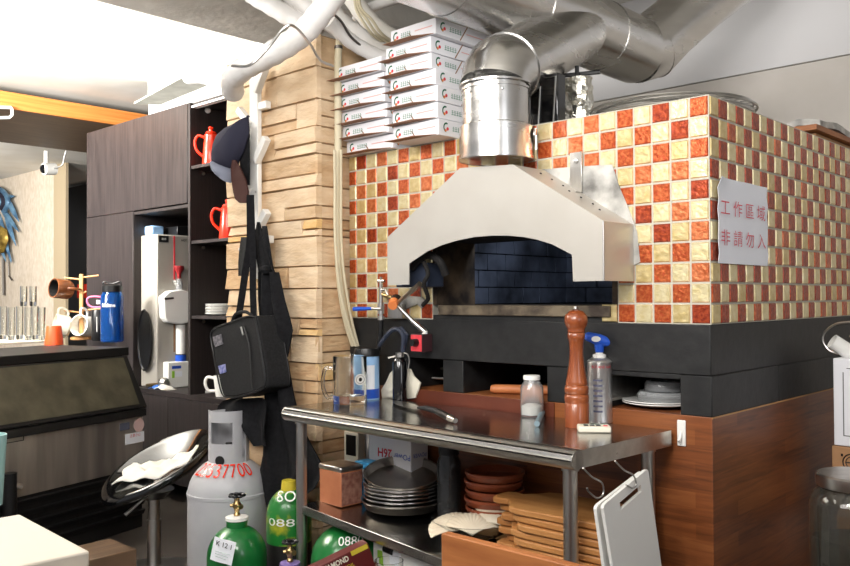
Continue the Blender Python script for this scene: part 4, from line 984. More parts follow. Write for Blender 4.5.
# lying green cylinder
cc = dp(347, 560, 2.98); R = 36*2.98/FPX
o = thing('gas_cylinder', 'large green gas cylinder lying under the table with a chalked number on its dome', 'gas cylinder', (cc.x, cc.y+.15, 0))
ax = Vector((.35, .9, 0)).normalized(); M = axis_to(ax)
prof = [(R*math.sin(a), -R*math.cos(a)) for a in [PI/2*i/12 for i in range(13)]]+[(R, .28), (R*.8, .3), (0, .3)]
ob = MB().lathe(prof, cc+Vector((0, 0, -.0)), M, 40).build('body', G['green_paint'], o, world=True, ang=50)
text('0880', G['white_plastic'], dp(351, 541, 2.875), (rr+Vector((0, 0, .05))).normalized(), (Vector((0, 0, 1))-fd*.5).normalized(), w=.085, parent=o, lift=.004)
cr_ = thing('wooden_cradle', 'dark wooden cradle carrying the lying green gas cylinder', 'stand', (cc.x, cc.y+.12, 0))
for i in (.03, .2):
    q = cc+ax*i; MB().obox((q.x, q.y, (cc.z-R)/2-.001), .16, .03, cc.z-R-.002, MR(ax.cross(Vector((0, 0, 1))), ax)).build('block', G['brown_wood'], cr_, world=True)
# red diamond carton
pa, pb, pc = dp(308, 572, 2.66), dp(368, 543, 2.74), dp(368, 578, 2.74)
u_ = (pb-pa); w_ = u_.length; u_.normalize(); v_ = Vector((0, 0, 1)); v_ = (v_-u_*v_.dot(u_)).normalized(); n_ = u_.cross(v_)
dbx = thing('diamond_carton', 'dark red carton lettered DIAMOND leaning under the table', 'carton', (pa+pb)/2-v_*.3)
MB().prism([pa, pb, pb-v_*.22, pa-v_*.22], -n_*.05).build('box_body', G['red_box'], dbx, world=True, bevel=.002)
text('DIAMOND', G['cream'], pa+u_*(.42*w_)-v_*.016+n_*.0, u_, v_, w=w_*.44, h=.019, parent=dbx, lift=.0012, bold=.03)
text('FOIL', G['yellow'], pa+u_*(.62*w_)-v_*.042, u_, v_, w=w_*.16, h=.012, parent=dbx, lift=.0012)
b = MB(); q = pa+u_*.03*w_-v_*.052; b.prism([q, q+u_*w_*.5, q+u_*w_*.5+v_*.006, q+v_*.006], n_*.001)
q = pa+u_*.7*w_-v_*.016; b.prism([q, q+u_*w_*.28, q+u_*w_*.28+v_*.016, q+v_*.016], n_*.001); b.build('printed_bands', G['yellow'], dbx, world=True)
# white jug
q0, q1 = at(372, 545, 'Y', -.36), at(430, 560, 'Y', -.36); zt_ = shelf_at(372, 540).z-.045
jg = thing('white_jug', 'white plastic jug with a lime green label under the undershelf', 'jug', ((q0.x+q1.x)/2, -.31, 0))
ztop = at(380, 541, 'Y', -.36).z
MB().box(q0.x, q1.x, -.36, -.25, 0, ztop).build('body', G['white_plastic'], jg, world=True, bevel=.012)
c = at(389, 549, 'Y', -.362); 
MB().tube([c+Vector((-.018, -.001, 0)), c+Vector((.018, -.001, -.004))], .013, 16).build('grip_recess', G['black_plastic'], jg, world=True)
c = at(380, 556, 'Y', -.362); MB().box(c.x-.012, c.x+.010, -.3625, -.358, c.z-.03, c.z+.018).build('label', G['lime'], jg, world=True, label='lime green strip label')
c = at(396, 556, 'Y', -.362); MB().box(c.x-.03, c.x+.02, -.3622, -.358, c.z-.03, c.z+.012).build('label', G['paper'], jg, world=True, label='white paper label')
c = at(400, 552, 'Y', -.363); MB().box(c.x-.006, c.x+.008, -.3635, -.361, c.z-.003, c.z+.006).build('printed_mark', G['red_print'], jg, world=True)
c = dp(389, 570, 2.62)
gl = thing('drinking_glass', 'clear glass standing in front of the white jug, only its rim showing', 'glass', (c.x, c.y, 0))
MB().lathe([(0, 0), (.04, 0), (.045, c.z+.03), (.0425, c.z+.03), (.038, .006), (0, .006)], n=32).build('bowl', G['glass'], gl)
# ================================================================== foreground
c = dp(441, 533, 1.72)
fp = thing('wooden_board', 'x', 'wooden board', (c.x+.25, c.y+.01, 0))
fp['label'] = 'plain reddish wooden board standing upright in the foreground before the steel table'
MB().box(c.x, c.x+.55, c.y, c.y+.022, 0, c.z).build('board', G['cutwood'], fp, world=True, bevel=.003)
zc_ = .80
A, B = at(20, 514, 'Z', zc_), at(90, 551, 'Z', zc_)
u_ = (B-A).normalized(); w_ = Vector((u_.y, -u_.x, 0))
cbd = thing('cutting_board', 'thick white cutting board lying on the counter in the left foreground', 'cutting board', (A+B)/2+w_*.15-Vector((0, 0, .03)))
MB().prism([A-Vector((0, 0, .028)), B-Vector((0, 0, .028)), B+w_*.4-Vector((0, 0, .028)), A+w_*.4-Vector((0, 0, .028))], (0, 0, .028)).build('board', mat('ivory_board', S(206, 198, 184), .5), cbd, world=True, bevel=.004)
ctp = thing('prep_counter', 'pale grey counter under the white cutting board in the left foreground', 'counter', ((A+B)/2+w_*.2)*1)
ctp.location.z = 0
a_, b_ = A-u_*.3-Vector((0, 0, .03)), B+u_*.02-Vector((0, 0, .03))
a_ = a_+w_*.05; b_ = b_+w_*.012
MB().prism([a_-Vector((0, 0, .03)), b_-Vector((0, 0, .03)), b_+w_*.4-Vector((0, 0, .03)), a_+w_*.4-Vector((0, 0, .03))], (0, 0, .03)).build('countertop', mat('counter_grey', S(196, 190, 180), .4), ctp, world=True, bevel=.003)
for q in (a_+u_*.03+w_*.04, b_-u_*.03+w_*.04, b_-u_*.03+w_*.36, a_+u_*.03+w_*.36):
    MB().tube([(q.x, q.y, 0), (q.x, q.y, q.z-.03)], .018, 12).build('leg', G['steel'], ctp, world=True)
q = at(-13, 505, 'Z', .771); k = mpp(q)
tub = thing('plastic_tub', 'pale teal plastic tub cut off by the left picture edge behind the white cutting board', 'tub', (q.x, q.y, .7705))
MB().lathe([(0, 0), (14*k, 0), (18*k, 70*k), (16.5*k, 70*k), (13*k, .004), (0, .004)], n=32).build('body', mat('teal', S(150, 190, 188), .5), tub)
# ================================================================== coat rack on the pillar
RY = -.215
def rk(px, py, y=RY): return at(px, py, 'Y', y)
xa_, xb_ = rk(249.3, 160).x, rk(257.6, 160).x; zt_, zb_ = rk(255, 66).z, rk(255, 279).z
cr = thing('coat_rack', 'white wall-mounted coat rack post with slanting pegs on the stone pillar', 'coat rack', ((xa_+xb_)/2, RY+.03, zb_))
MB().box(xa_, xb_, RY, RY+.022, zb_, zt_).build('post', G['white_gloss'], cr, world=True, bevel=.003)
for (p0, p1) in (((257, 90), (265.5, 68)), ((257, 160), (266.5, 140)), ((257, 232), (267, 213)), ((250, 124), (241, 111)), ((250, 190), (241, 179)), ((250, 268), (244, 249))):
    a, b_ = rk(*p0), rk(*p1)+Vector((0, -.004, 0)); d = b_-a; M = MR(d, Vector((0, 1, 0)).cross(d))
    MB().obox((a+b_)/2, d.length+.02, .032 if p1[0] > 255 else .03, .03, M).build('peg', G['white_gloss'], cr, world=True, bevel=.003)
for (px, py) in ((264, 106), (267, 240)):
    a = rk(258, py); MB().box(a.x, rk(px, py).x+.012, RY, RY+.028, a.z-.016, a.z+.016).build('peg', G['white_gloss'], cr, world=True, bevel=.003)
for py in (120, 192):
    a = rk(256, py); MB().lathe([(0, 0), (.005, 0), (.005, .002), (0, .002)], a, axis_to((0, -1, 0)), 10).build('screw', G['steel'], cr, world=True)
# cloth helper: rows of (y, x left, x right) in the photograph, hung near the plane Y
def hang(rows, Y, amp, waves, ph=0, n=22, sway=0):
    out = []
    for k_, (py, xl, xr) in enumerate(rows):
        a, b_ = at(xl, py, 'Y', Y), at(xr, py, 'Y', Y)
        out.append([a.lerp(b_, j/n)+Vector((0, amp*min(1, (xr-xl)/26)*math.sin(j/n*waves*2*PI+ph+k_*.08)+sway*k_, 0)) for j in range(n+1)])
    return out
def rows_interp(rows, k_=4):
    out = []
    for i in range(len(rows)-1):
        for j in range(k_):
            t = j/k_; out.append(tuple(rows[i][q]*(1-t)+rows[i+1][q]*t for q in range(3)))
    return out+[rows[-1]]
ap = thing('apron', 'long black apron knotted on the coat rack and hanging down to the gas cylinders', 'apron', rk(275, 470, -.26))
b = MB(); b.grid(hang(rows_interp([(272, 258, 276), (300, 257, 281), (330, 258, 289), (360, 260, 284), (372, 261, 287), (400, 262, 293), (430, 260, 303), (455, 260, 318), (470, 258, 327), (488, 262, 317), (500, 266, 301), (512, 270, 289)]), -.265, .018, 2.2), thick=(0, .004, 0))
b.build('skirt', G['black_cloth'], ap, world=True, ang=80)
b = MB(); b.grid(hang(rows_interp([(222, 257, 259), (235, 254, 262), (250, 254, 268), (262, 256, 270), (274, 258, 276)]), -.262, .008, 1.5, n=12), thick=(0, .006, 0))
b.grid(hang(rows_interp([(226, 262, 266), (240, 261, 268), (255, 262, 270), (268, 262, 272)]), -.262, .006, 1, n=8), thick=(0, .006, 0))
b.build('neck_straps', G['black_cloth'], ap, world=True, ang=80)
k_ = rk(266, 270, -.27); M = axis_to((0, 0, 1))
MB().lathe([(0, -.02), (.018, -.014), (.026, 0), (.02, .014), (0, .02)], k_, M, 12).build('knot', G['black_cloth'], ap, world=True)
# black cloth over the grey cylinder
b = MB(); rows = [(398, 232, 262), (401, 222, 266), (406, 216, 268), (414, 214, 268), (420, 222, 268), (427, 236, 267), (436, 244, 266), (446, 252, 266)]
dc = b.grid(hang(rows_interp(rows), -.31, .015, 1.5), thick=(0, .006, 0))
solo(b, 'dark_cloth', G['black_cloth'], 'crumpled black cloth hanging below the shoulder bag over the grey cylinder', 'cloth', ang=80)
# shoulder bag
bc = at(238, 357, 'Y', -.30)
bag = thing('shoulder_bag', 'black zipped shoulder bag hanging by its strap on the white rack', 'bag', bc-Vector((0, 0, .15)))
out = [(212, 345), (211, 334), (216, 327), (230, 322), (243, 317), (252, 316), (256, 320), (262, 352), (266, 382), (262, 390), (240, 397), (230, 398), (222, 394), (216, 368)]
q = [at(v.x, v.y, 'Y', -.36) for v in curve_pts([(x, y, 0) for x, y in out+[out[0]]], 4)[:-1]]
MB().prism(q, (.02, .11, 0)).build('pouch', G['bag_fabric'], bag, world=True, bevel=.012, ang=50)
cq = Vector((0, 0, 0))
for v in q: cq += v
cq /= len(q)
b = MB(); b.tube([cq+(v-cq)*.985+Vector((0, -.002, 0)) for v in q], .0035, 6, closed=True); b.tube([cq+(v-cq)*.985+Vector((.018, .10, 0)) for v in q], .0035, 6, closed=True); b.build('piping', G['black_plastic'], bag, world=True)
b = MB(); b.tube(curve_pts([at(x, y, 'Y', -.365) for x, y in ((244, 326), (249, 345), (251, 365), (252, 388))]), .003, 6); z_ = b.build('zip', G['machine_black'], bag, world=True)
MB().tube([at(241, 327, 'Y', -.37), at(243, 335, 'Y', -.372)], .004, 8).build('zip_pull', G['wire'], z_, world=True)
b = MB(); b.prism([at(x, y, 'Y', -.3645) for x, y in ((212.5, 337), (221, 334), (223, 344), (215, 347))], (0, .002, 0)); b.build('patch', mat('patch_grey', S(120, 116, 122), .6, 0, S(60, 60, 66), 80), bag, world=True, label='grey printed patch')
b = MB(); b.prism([at(x, y, 'Y', -.3645) for x, y in ((218, 366), (225, 364), (226, 372), (220, 374))], (0, .002, 0)); b.build('patch', mat('patch_blue', S(80, 90, 150), .6, 0, S(150, 150, 190), 80), bag, world=True, label='small blue patch')
def ribbon(pts, w, th=.003):
    b = MB(); P_ = [Vector(p) for p in pts]; rows = []
    for i, p in enumerate(P_):
        t = (P_[min(i+1, len(P_)-1)]-P_[max(i-1, 0)]).normalized(); s_ = t.cross(fd).normalized()
        rows.append([p-s_*w/2, p, p+s_*w/2])
    return b.grid(rows, thick=tuple(fd*th))
def ak(px, py, y=-.30): return at(px, py, 'Y', y)
ribbon(curve_pts([ak(238, 322), ak(242, 296), ak(246, 268), ak(250, 240), ak(250, 195)], 5), .028).build('strap', G['black_cloth'], bag, world=True, label='wide strap, left run')
ribbon(curve_pts([ak(254, 320), ak(253, 290), ak(253, 262), ak(252, 230), ak(251, 195)], 5), .026).build('strap', G['black_cloth'], bag, world=True, label='wide strap, right run')
b = MB(); b.grid(hang(rows_interp([(237, 241, 250), (250, 239, 249), (262, 238, 248), (276, 238, 247)]), -.29, .004, 1, n=8), thick=(0, .008, 0)); b.build('shoulder_pad', G['bag_fabric'], bag, world=True)
MB().tube(curve_pts([ak(232, 322, -.32), ak(236, 314, -.32), ak(246, 312, -.32), ak(254, 318, -.32)]), .007, 8).build('carry_handle', G['bag_fabric'], bag, world=True)
# baseball cap hanging on a peg
cp = thing('baseball_cap', 'navy and grey baseball cap with a maroon brim hanging on the coat rack', 'cap', at(235, 195, 'Y', -.27))
o_ = [(248, 117), (240, 122), (230, 127), (222, 134), (217, 146), (215, 158), (215, 163), (222, 167), (235, 169), (244, 150), (249, 132)]
def puff(outline, Y, depth, m, name, parent, sub=6, cx=None, cy=None):
    cx = cx or sum(q[0] for q in outline)/len(outline); cy = cy or sum(q[1] for q in outline)/len(outline); rows = []
    for j in range(sub+1):
        f = math.sin((1-j/sub)*PI/2)
        rows.append([at(cx+(x-cx)*f, cy+(y-cy)*f, 'Y', Y)+Vector((0, -depth*math.cos((1-j/sub)*PI/2), 0)) for x, y in outline+outline[:1]])
    for j in range(sub, -1, -1):
        f = math.sin((1-j/sub)*PI/2)
        if j < sub: rows.append([at(cx+(x-cx)*f, cy+(y-cy)*f, 'Y', Y)+Vector((0, depth*.5*math.cos((1-j/sub)*PI/2), 0)) for x, y in outline+outline[:1]])
    b = MB(); b.grid(rows[:2*sub+1]); return b.build(name, m, parent, world=True, ang=70)
puff(o_, -.27, .06, G['navy'], 'crown', cp)
puff([(215, 160), (222, 164), (230.5, 169), (231, 176), (230, 183), (224, 178), (217, 170)], -.275, .055, G['greycloth'], 'band', cp).__setitem__('label', 'light grey rear panel')
b = MB(); b.grid(hang(rows_interp([(160, 232, 235), (168, 230.5, 240), (180, 230.5, 246), (192, 232, 249), (199, 234, 248), (203, 239, 246)]), -.30, .010, .5, n=10), thick=(0, .006, 0)); b.build('brim', G['maroon'], cp, world=True, ang=70)
MB().lathe([(0, 0), (.008, 0), (.006, .005), (0, .006)], at(248, 117, 'Y', -.29), axis_to((.4, -.6, .8)), 10).build('top_button', G['navy'], cp, world=True)
b = MB(); b.grid(hang(rows_interp([(133, 243, 249), (150, 239, 249), (170, 240, 249), (185, 246, 249)]), -.262, .004, 1, n=8), thick=(0, .004, 0)); b.build('lining', G['black_cloth'], cp, world=True)
# ================================================================== tall cupboard with open shelves
CY = .384
def cb(px, py, y=CY): return at(px, py, 'Y', y)
X87, X132, X188, X190 = cb(87, 200).x, cb(133.5, 200).x, cb(188, 200).x, cb(191, 200).x
XR = cb(262, 200).x; XR = -2.05
zT = cb(188, 103).z; zM = cb(188, 203).z; zN = cb(188, 207).z; zB = cb(170, 392).z
cup = thing('tall_cupboard', 'tall dark wood-grain cupboard with closed doors, an appliance niche and open shelves', 'cupboard', ((X87+XR)/2, CY+.3, 0))
D = .58; Y1 = CY+D; e = .018
b = MB()
b.box(X87, XR, Y1-.012, Y1, 0, zT, 0)
b.box(X87, X87+e, CY+.02, Y1-.012, 0, zT); b.box(X188-.002, X188+e+.002, CY+.002, Y1-.012, 0, zT); b.box(XR-e, XR, CY+.02, Y1-.012, 0, zT)
b.box(X132-e, X132, CY+.004, Y1-.012, 0, zM)
b.box(X87+e, X188, CY+.02, Y1-.012, zT-e, zT); b.box(X188+e, XR-e, CY+.02, Y1-.012, zT-e, zT)
b.box(X132, X188, CY+.004, Y1-.012, zN, zN+e); b.box(X132, XR-e, CY+.0, Y1-.012, zB-.03, zB)
b.build('carcass', G['veneer_in'], cup, world=True)
def panel(nm, x0, x1, z0, z1, m='veneer'):
    return MB().box(x0, x1, CY-.002, CY+.018, z0, z1).build(nm, G[m], cup, world=True, bevel=.0015)
panel('door', X87, X188-.003, zM+.002, zT); panel('door', X87, X132-.002, .12, zM-.002)
panel('door', X132+.002, (X132+X188)/2+.1, .12, zB-.034); panel('door', (X132+X188)/2+.104, XR, .12, zB-.034)
for py in (165, 241, 317):
    z = cb(200, py).z; s_ = MB().box(X188+e+.002, XR-e, CY+.01, Y1-.014, z-.011, z+.007).build('shelf', G['veneer'], cup, world=True)
    MB().lathe([(0, 0), (.01, 0), (.01, .008), (0, .01)], (X188+e+.003, CY+.09, z-.03), axis_to((1, 0, 0)), 10).build('shelf_peg', G['wire'], s_, world=True)
MB().box(X188+e+.004, XR-e, CY+.01, CY+.05, zT-.03, zT-.019).build('light_strip', G['white_plastic'], cup, world=True)
for z in (cb(197, 112, CY+.1).z, cb(197, 391, CY+.1).z+.0):
    MB().lathe([(0, 0), (.018, 0), (.018, .008), (0, .01)], (X188+e+.003, CY+.12, z), axis_to((1, 0, 0)), 14).build('cam_lock', G['white_plastic'], cup, world=True)
# red pots
def pot(c, lab, s=1.0, rz=0):
    t = thing('coffee_pot', lab, 'coffee pot', c, rz, 'red enamel pots in the cupboard')
    MB().lathe([(0, 0), (.050*s, 0), (.052*s, .006*s), (.045*s, .10*s), (.038*s, .17*s), (.040*s, .178*s), (.034*s, .182*s), (.03*s, .19*s), (0, .192*s)], n=28).build('body', G['red_enamel'], t)
    MB().lathe([(0, .188*s), (.034*s, .188*s), (.028*s, .197*s), (.012*s, .202*s), (.012*s, .21*s), (.017*s, .218*s), (.012*s, .227*s), (0, .229*s)], n=20).build('lid', G['red_enamel'], t)
    MB().tube(curve_pts([(-.038*s, 0, .165*s), (-.075*s, 0, .175*s), (-.095*s, 0, .14*s), (-.085*s, 0, .09*s), (-.046*s, 0, .05*s)]), .0085*s, 10).build('handle', G['red_enamel'], t)
    MB().tube(curve_pts([(.045*s, 0, .06*s), (.07*s, 0, .09*s), (.068*s, 0, .14*s), (.085*s, 0, .18*s)]), .008*s, 10).build('spout', G['red_enamel'], t)
    return t
ang_ = math.radians(43)
for (px, py, lab) in ((211, 164.5, 'red enamel coffee pot on the highest shelf of the cupboard'), (228, 240, 'red enamel coffee pot on the middle shelf of the cupboard')):
    c = at(px, py, 'Y', CY+.075); pot((c.x, c.y, [cb(200, 165).z, cb(200, 241).z][py > 200]+.008), lab, 1.0, ang_)
c = at(226, 313, 'Y', CY+.30); pot((c.x, c.y, cb(200, 317).z+.008), 'red enamel pot on the lowest shelf behind the stacked plates', .62, ang_)
# plates
c = at(221, 315, 'Y', CY+.12)
for i in range(7):
    R = .092
    solo(MB().lathe([(0, 0), (R*.55, 0), (R*.6, .003), (R, .010), (R, .013), (R*.58, .006), (0, .005)], (c.x+.002*(i % 3), c.y, cb(200, 317).z+.008+i*.0092), n=32), 'side_plate', G['white_gloss'], ['lowest', 'second from the bottom', 'third from the bottom', 'middle', 'third from the top', 'second from the top', 'topmost'][i]+' white plate of the small stack on the cupboard shelf', 'plate', 'plates stacked in the cupboard')
# mug on the bottom of the shelves
c = at(222, 391, 'Y', CY+.08); mw = thing('white_mug', 'white mug with a curved handle on the cupboard bottom behind the shoulder bag', 'mug', (c.x, c.y, zB+.001), ang_)
MB().lathe([(0, 0), (.036, 0), (.05, .12), (.047, .12), (.033, .008), (0, .008)], n=28).build('cup', G['white_gloss'], mw)
MB().tube(curve_pts([(-.047, 0, .105), (-.085, 0, .11), (-.098, 0, .075), (-.08, 0, .035), (-.04, 0, .03)]), .009, 10).build('handle', G['white_gloss'], mw)
# water heater in the niche
HYY = CY+.05
hx1 = at(157, 300, 'Y', HYY).x; hx0 = X132+.003; hz1 = at(157, 234, 'Y', HYY).z
he = thing('water_heater', 'tall beige water boiler with a red gauge line in the cupboard niche', 'water boiler', ((hx0+hx1)/2, HYY+.2, zB+.001))
MB().box(hx0, hx1, HYY, HYY+.44, zB+.001, hz1).build('body', G['heater'], he, world=True, bevel=.008)
def hx(px, py): return at(px, py, 'X', hx1+.001)
def hpatch(nm, m, x0, x1, y0, y1, lab=None, th=.003):
    a, b_ = hx(x0, y1), hx(x1, y0); return MB().box(hx1-.001, hx1+th, a.y, b_.y, a.z, b_.z).build(nm, m, he, world=True, label=lab)
hpatch('gauge', G['red_print'], 173.6, 175, 236, 282, 'red vertical gauge'); hpatch('gauge', G['rust'], 173.6, 175, 296, 352, 'rust coloured lower gauge')
tpl = hpatch('brand_plate', G['black_plastic'], 159, 168.5, 236, 242)
text('BOS', G['white_plastic'], hx(163.7, 239)+Vector((.003, 0, 0)), (0, 1, 0), (0, 0, 1), w=.03, parent=tpl, bold=.03)
c = hx(184, 240.4); text('HOT', G['black_plastic'], c+Vector((.001, 0, 0)), (0, 1, 0), (0, 0, 1), w=.04, parent=he, bold=.03)
c = hx(174.5, 282); MB().lathe([(0, 0), (.018, 0), (.018, .02), (.008, .03), (.008, .04), (0, .04)], c, axis_to((1, 0, 0)), 16).build('tap', G['wire'], he, world=True)
for i, (x0, x1, m, lab) in enumerate(((137, 144, 'white_plastic', 'white bottle lying on the beige water boiler'), (144, 158, 'lightblue', 'pale blue pack lying on the beige water boiler'), (160, 186, 'black_plastic', 'dark box lying on the beige water boiler'))):
    y = HYY+.03; a, b_ = at(x0, 232, 'Y', y), at(x1, 232, 'Y', y)
    if i == 2: solo(MB().box(hx1-.16, hx1-.01, y+.12, y+.36, hz1+.001, hz1+.06), 'storage_box', G[m], lab, 'box', bevel=.004)
    elif i == 1: solo(MB().box(a.x, a.x+.10, y, y+.09, hz1+.001, hz1+.065), 'tissue_pack', G[m], lab, 'pack', bevel=.012)
    else: solo(MB().tube([(a.x+.03, y+.02, hz1+.033), (a.x+.03, y+.1, hz1+.033), (a.x+.03, y+.13, hz1+.033)], [.03, .03, .012], 20), 'plastic_bottle', G[m], lab, 'bottle')
# things on the niche floor in front of the heater
nx = hx1+.06
def nz(px, py, x=nx): return at(px, py, 'X', x)
# (seen against the right part of the niche)
a, b_ = nz(168, 392), nz(189.5, 361)
jy0, jy1 = a.y, b_.y
jy0 = max(jy0, CY+.02)
ju = thing('detergent_jug', 'square white detergent jug with a blue neck on the niche floor', 'jug', (nx-.04, (a.y+b_.y)/2, zB+.001))
MB().box(nx-.08, nx, a.y, b_.y, zB+.001, b_.z).build('body', G['white_plastic'], ju, world=True, bevel=.006)
c = nz(184, 357); MB().tube([(nx-.04, c.y, b_.z-.002), (nx-.04, c.y, c.z+.012)], .034, 20).build('neck', G['blue'], ju, world=True, label='blue neck')
c = nz(184, 345); MB().tube([(nx-.04, c.y, nz(184, 354).z), (nx-.04, c.y, nz(184, 325).z)], .030, 20).build('bottle_top', G['white_plastic'], ju, world=True)
for (x0, x1, y0, y1, m) in ((172, 174.5, 371, 378, 'lime'), (175, 182, 371, 377, 'paper'), (172, 181, 365.5, 369, 'blue')):
    q0, q1 = nz(x0, y1), nz(x1, y0); MB().box(nx, nx+.0015, q0.y, q1.y, q0.z, q1.z).build('label', G[m], ju, world=True)
# white pot held over it
q = [nz(x, y) for x, y in ((163, 297), (170, 291), (181, 289.5), (190, 292), (190, 322), (181, 324.5), (168, 322.5), (164.5, 318))]
ho = thing('white_dispenser', 'white plastic dispenser box with a dark slot fixed in the cupboard niche', 'dispenser', q[-2])
MB().prism([v+Vector((-.065, 0, 0)) for v in q], (.07, 0, 0)).build('housing', G['white_plastic'], ho, world=True, bevel=.008)
c0_, c1_2 = nz(164, 299), nz(173, 298)
MB().tube([c0_+Vector((.004, 0, 0)), c1_2+Vector((.004, 0, 0))], .007, 10).build('slot', G['darkwire'], ho, world=True)
# funnel bottle on it
c = nz(181.5, 290); fn = thing('funnel_bottle', 'small clear bottle with a dark red funnel cap on top of the white dispenser', 'bottle', (nx-.03, c.y, c.z+.002))
kz = mpp(c)
MB().lathe([(0, 0), (3.2*kz, 0), (3.2*kz, 9*kz), (1.5*kz, 12*kz), (0, 12*kz)], n=18).build('body', G['clear'], fn)
MB().lathe([(0, 11*kz), (2*kz, 11*kz), (2*kz, 16*kz), (5*kz, 21*kz), (5*kz, 24*kz), (0, 24*kz)], n=18).build('cap', mat('darkred', S(130, 30, 34), .4), fn)
# gold cap dumbbell & glove on the niche floor
zf = zB+.001
c = at(160, 384, 'Z', zB+.03)
sp_ = thing('steel_scoop', 'shiny steel scoop with round handle lying on the niche floor', 'scoop', (c.x, CY+.06, zf))
MB().lathe([(0, -.035), (.022, -.03), (.036, -.01), (.036, .01), (.02, .03), (0, .035)], (at(164, 376, 'Y', CY+.06).x, CY+.06, zf+.036), axis_to((1, 0, .1)), 20).build('bowl', G['wire'], sp_, world=True)
q0 = Vector((at(161, 380, 'Y', CY+.06).x, CY+.06, zf+.03)); MB().tube([q0, q0+Vector((-.05, -.01, -.008)), q0+Vector((-.14, -.02, -.016))], [.01, .012, .009], 12).build('handle', G['brass'], sp_, world=True)
b = MB(); gx0 = at(152, 392, 'Y', CY+.02)
rows = [[(gx0.x+.012*i-.01, CY-.0+.018*j, zf+.0+.022*math.sin(min(1, i/7)*PI)*math.sin((j+1)/6*PI)+.002*math.sin(i*2+j)) for j in range(6)] for i in range(8)]
solo(b.grid(rows, thick=(0, 0, .003)), 'rubber_glove', mat('glove_blue', S(60, 110, 190), .5), 'crumpled blue rubber glove on the front edge of the niche floor', 'glove', ang=80)
rows = [[(gx0.x+.06+.014*i, CY+.0+.02*j, zf+.0+.03*math.sin(min(1, i/7)*PI)*math.sin((j+1)/6*PI)+.003*math.sin(i*2+j)) for j in range(6)] for i in range(8)]
solo(MB().grid(rows, thick=(0, 0, .003)), 'paper_towel', G['white_cloth'], 'crumpled white towel beside the blue glove on the niche floor', 'towel', ang=80)
# round black tray leaning in the niche
c = at(145, 337, 'Y', CY+.03)
solo(MB().lathe([(0, 0), (.19, 0), (.2, .012), (.194, .012), (.185, .004), (0, .004)], (X132+.088, CY+.038, c.z-.02), MR((1, 0, 0), (0, 0, 1)), 40, sx=.44), 'oval_tray', G['black_plastic'], 'oval black tray standing against the front of the beige boiler', 'tray')
# ================================================================== ice machine
E0 = dp(145, 408, 4.62); th_ = math.atan2(.959, -.284)
im = thing('ice_machine', 'low ice machine with a sloping khaki lid and stainless front panel', 'ice machine', (E0.x, E0.y, 0), th_)
Wm, Dm = 1.35, .75; zl = E0.z
inv = parent_matrix(im).inverted()
def loc(p): return inv@Vector(p)
# lid setback from the lid's upper right corner
best = min(((abs((lambda q: 425+FPX*((q-CAM).dot(RT))/((q-CAM).dot(FW)))(parent_matrix(im)@Vector((0, s/100, .0+zl+.32)))-122), s/100) for s in range(2, 60)))
sb_ = best[1]
zt2 = dp(122, 357, ((parent_matrix(im)@Vector((0, sb_, zl+.32)))-CAM).dot(FW)).z
ztop = zt2+.055
b = MB(); b.box(-Wm, 0, sb_+.0, Dm, .0, ztop-.045); b.box(-Wm, 0, .02, sb_, 0, zl-.03)
b.prism([(-Wm, sb_, zt2), (-Wm, .02, zl), (-Wm, .02, zl-.03), (-Wm, sb_, zl-.03)], (Wm, 0, 0))
b.build('cabinet', G['machine_black'], im, bevel=.002)
MB().box(-Wm-.01, .02, sb_-.03, Dm, ztop-.045, ztop).build('worktop', G['machine_black'], im, bevel=.004)
dl = Vector((0, sb_-.02, zt2-zl)); nl = Vector((0, -(zt2-zl), sb_)).normalized()
lid = MB(); q = Vector((0, .0, zl+.005)); 
lid.prism([Vector((-Wm, 0, zl))+nl*.02, Vector((0, 0, zl))+nl*.02, Vector((0, sb_-.02, zt2))+nl*.02, Vector((-Wm, sb_-.02, zt2))+nl*.02], -nl*.02)
ld = lid.build('lid', G['machine_black'], im, bevel=.004)
MB().prism([Vector((-Wm+.02, 0, zl))+nl*.021+dl*.06, Vector((-.05, 0, zl))+nl*.021+dl*.06, Vector((-.035, 0, zl))+nl*.021+dl*.96, Vector((-Wm+.02, 0, zl))+nl*.021+dl*.96], nl*.002).build('lid_panel', G['lid_khaki'], ld, label='khaki centre panel')
zp = loc(dp(60, 490, (E0-CAM).dot(FW)*.88)).z
MB().box(-Wm, -.01, .008, .02, zp, zl-.035).build('front_panel', G['machine_steel'], im)
MB().box(-Wm, .0, -.012, .03, zl-.04, zl-.0).build('lip', G['machine_black'], im, bevel=.004)
gr = MB(); gr.box(-Wm, -.0, .022, .03, .05, zp)
for i in range(8):
    z = zp-.03-i*.052
    if z < .08: break
    gr.obox((-Wm/2, .008, z), Wm, .012, .03, Matrix.Rotation(.5, 3, 'X'))
gr.build('louvre_grille', G['black_plastic'], im)
def onfront(px, py, y=.006):
    """point of the machine's front plane (local) seen at the pixel"""
    d = FW+RT*((px-425)/FPX)+UP*((283-py)/FPX); o_ = loc(CAM); d_ = inv.to_3x3()@d
    return o_+d_*((y-o_.y)/d_.y)
def lab(x0, x1, y0, y1, m, nm='label', l=None):
    a, b_ = onfront(x0, y1), onfront(x1, y0); return MB().box(a.x, b_.x, .0055, .008, a.z, b_.z).build(nm, m, im, label=l)
lab(120, 129.5, 422, 431, mat('label_grey', S(90, 94, 110), .5), l='small grey label'); q = lab(125.5, 144, 431, 445, G['paper'], l='white label with red lettering')
c = onfront(135, 435); text('注意小心', G['red_print'], parent_matrix(im)@Vector((c.x, .0055, c.z)), (-.284, .959, 0), (0, 0, 1), w=.075, parent=q)
c = onfront(139, 425); MB().lathe([(0, 0), (.036, 0), (.036, .002), (0, .002)], (c.x, .007, c.z), axis_to((0, -1, 0)), 24).build('round_label', mat('rosy', S(220, 190, 186), .5), im, label='round pinkish white label')
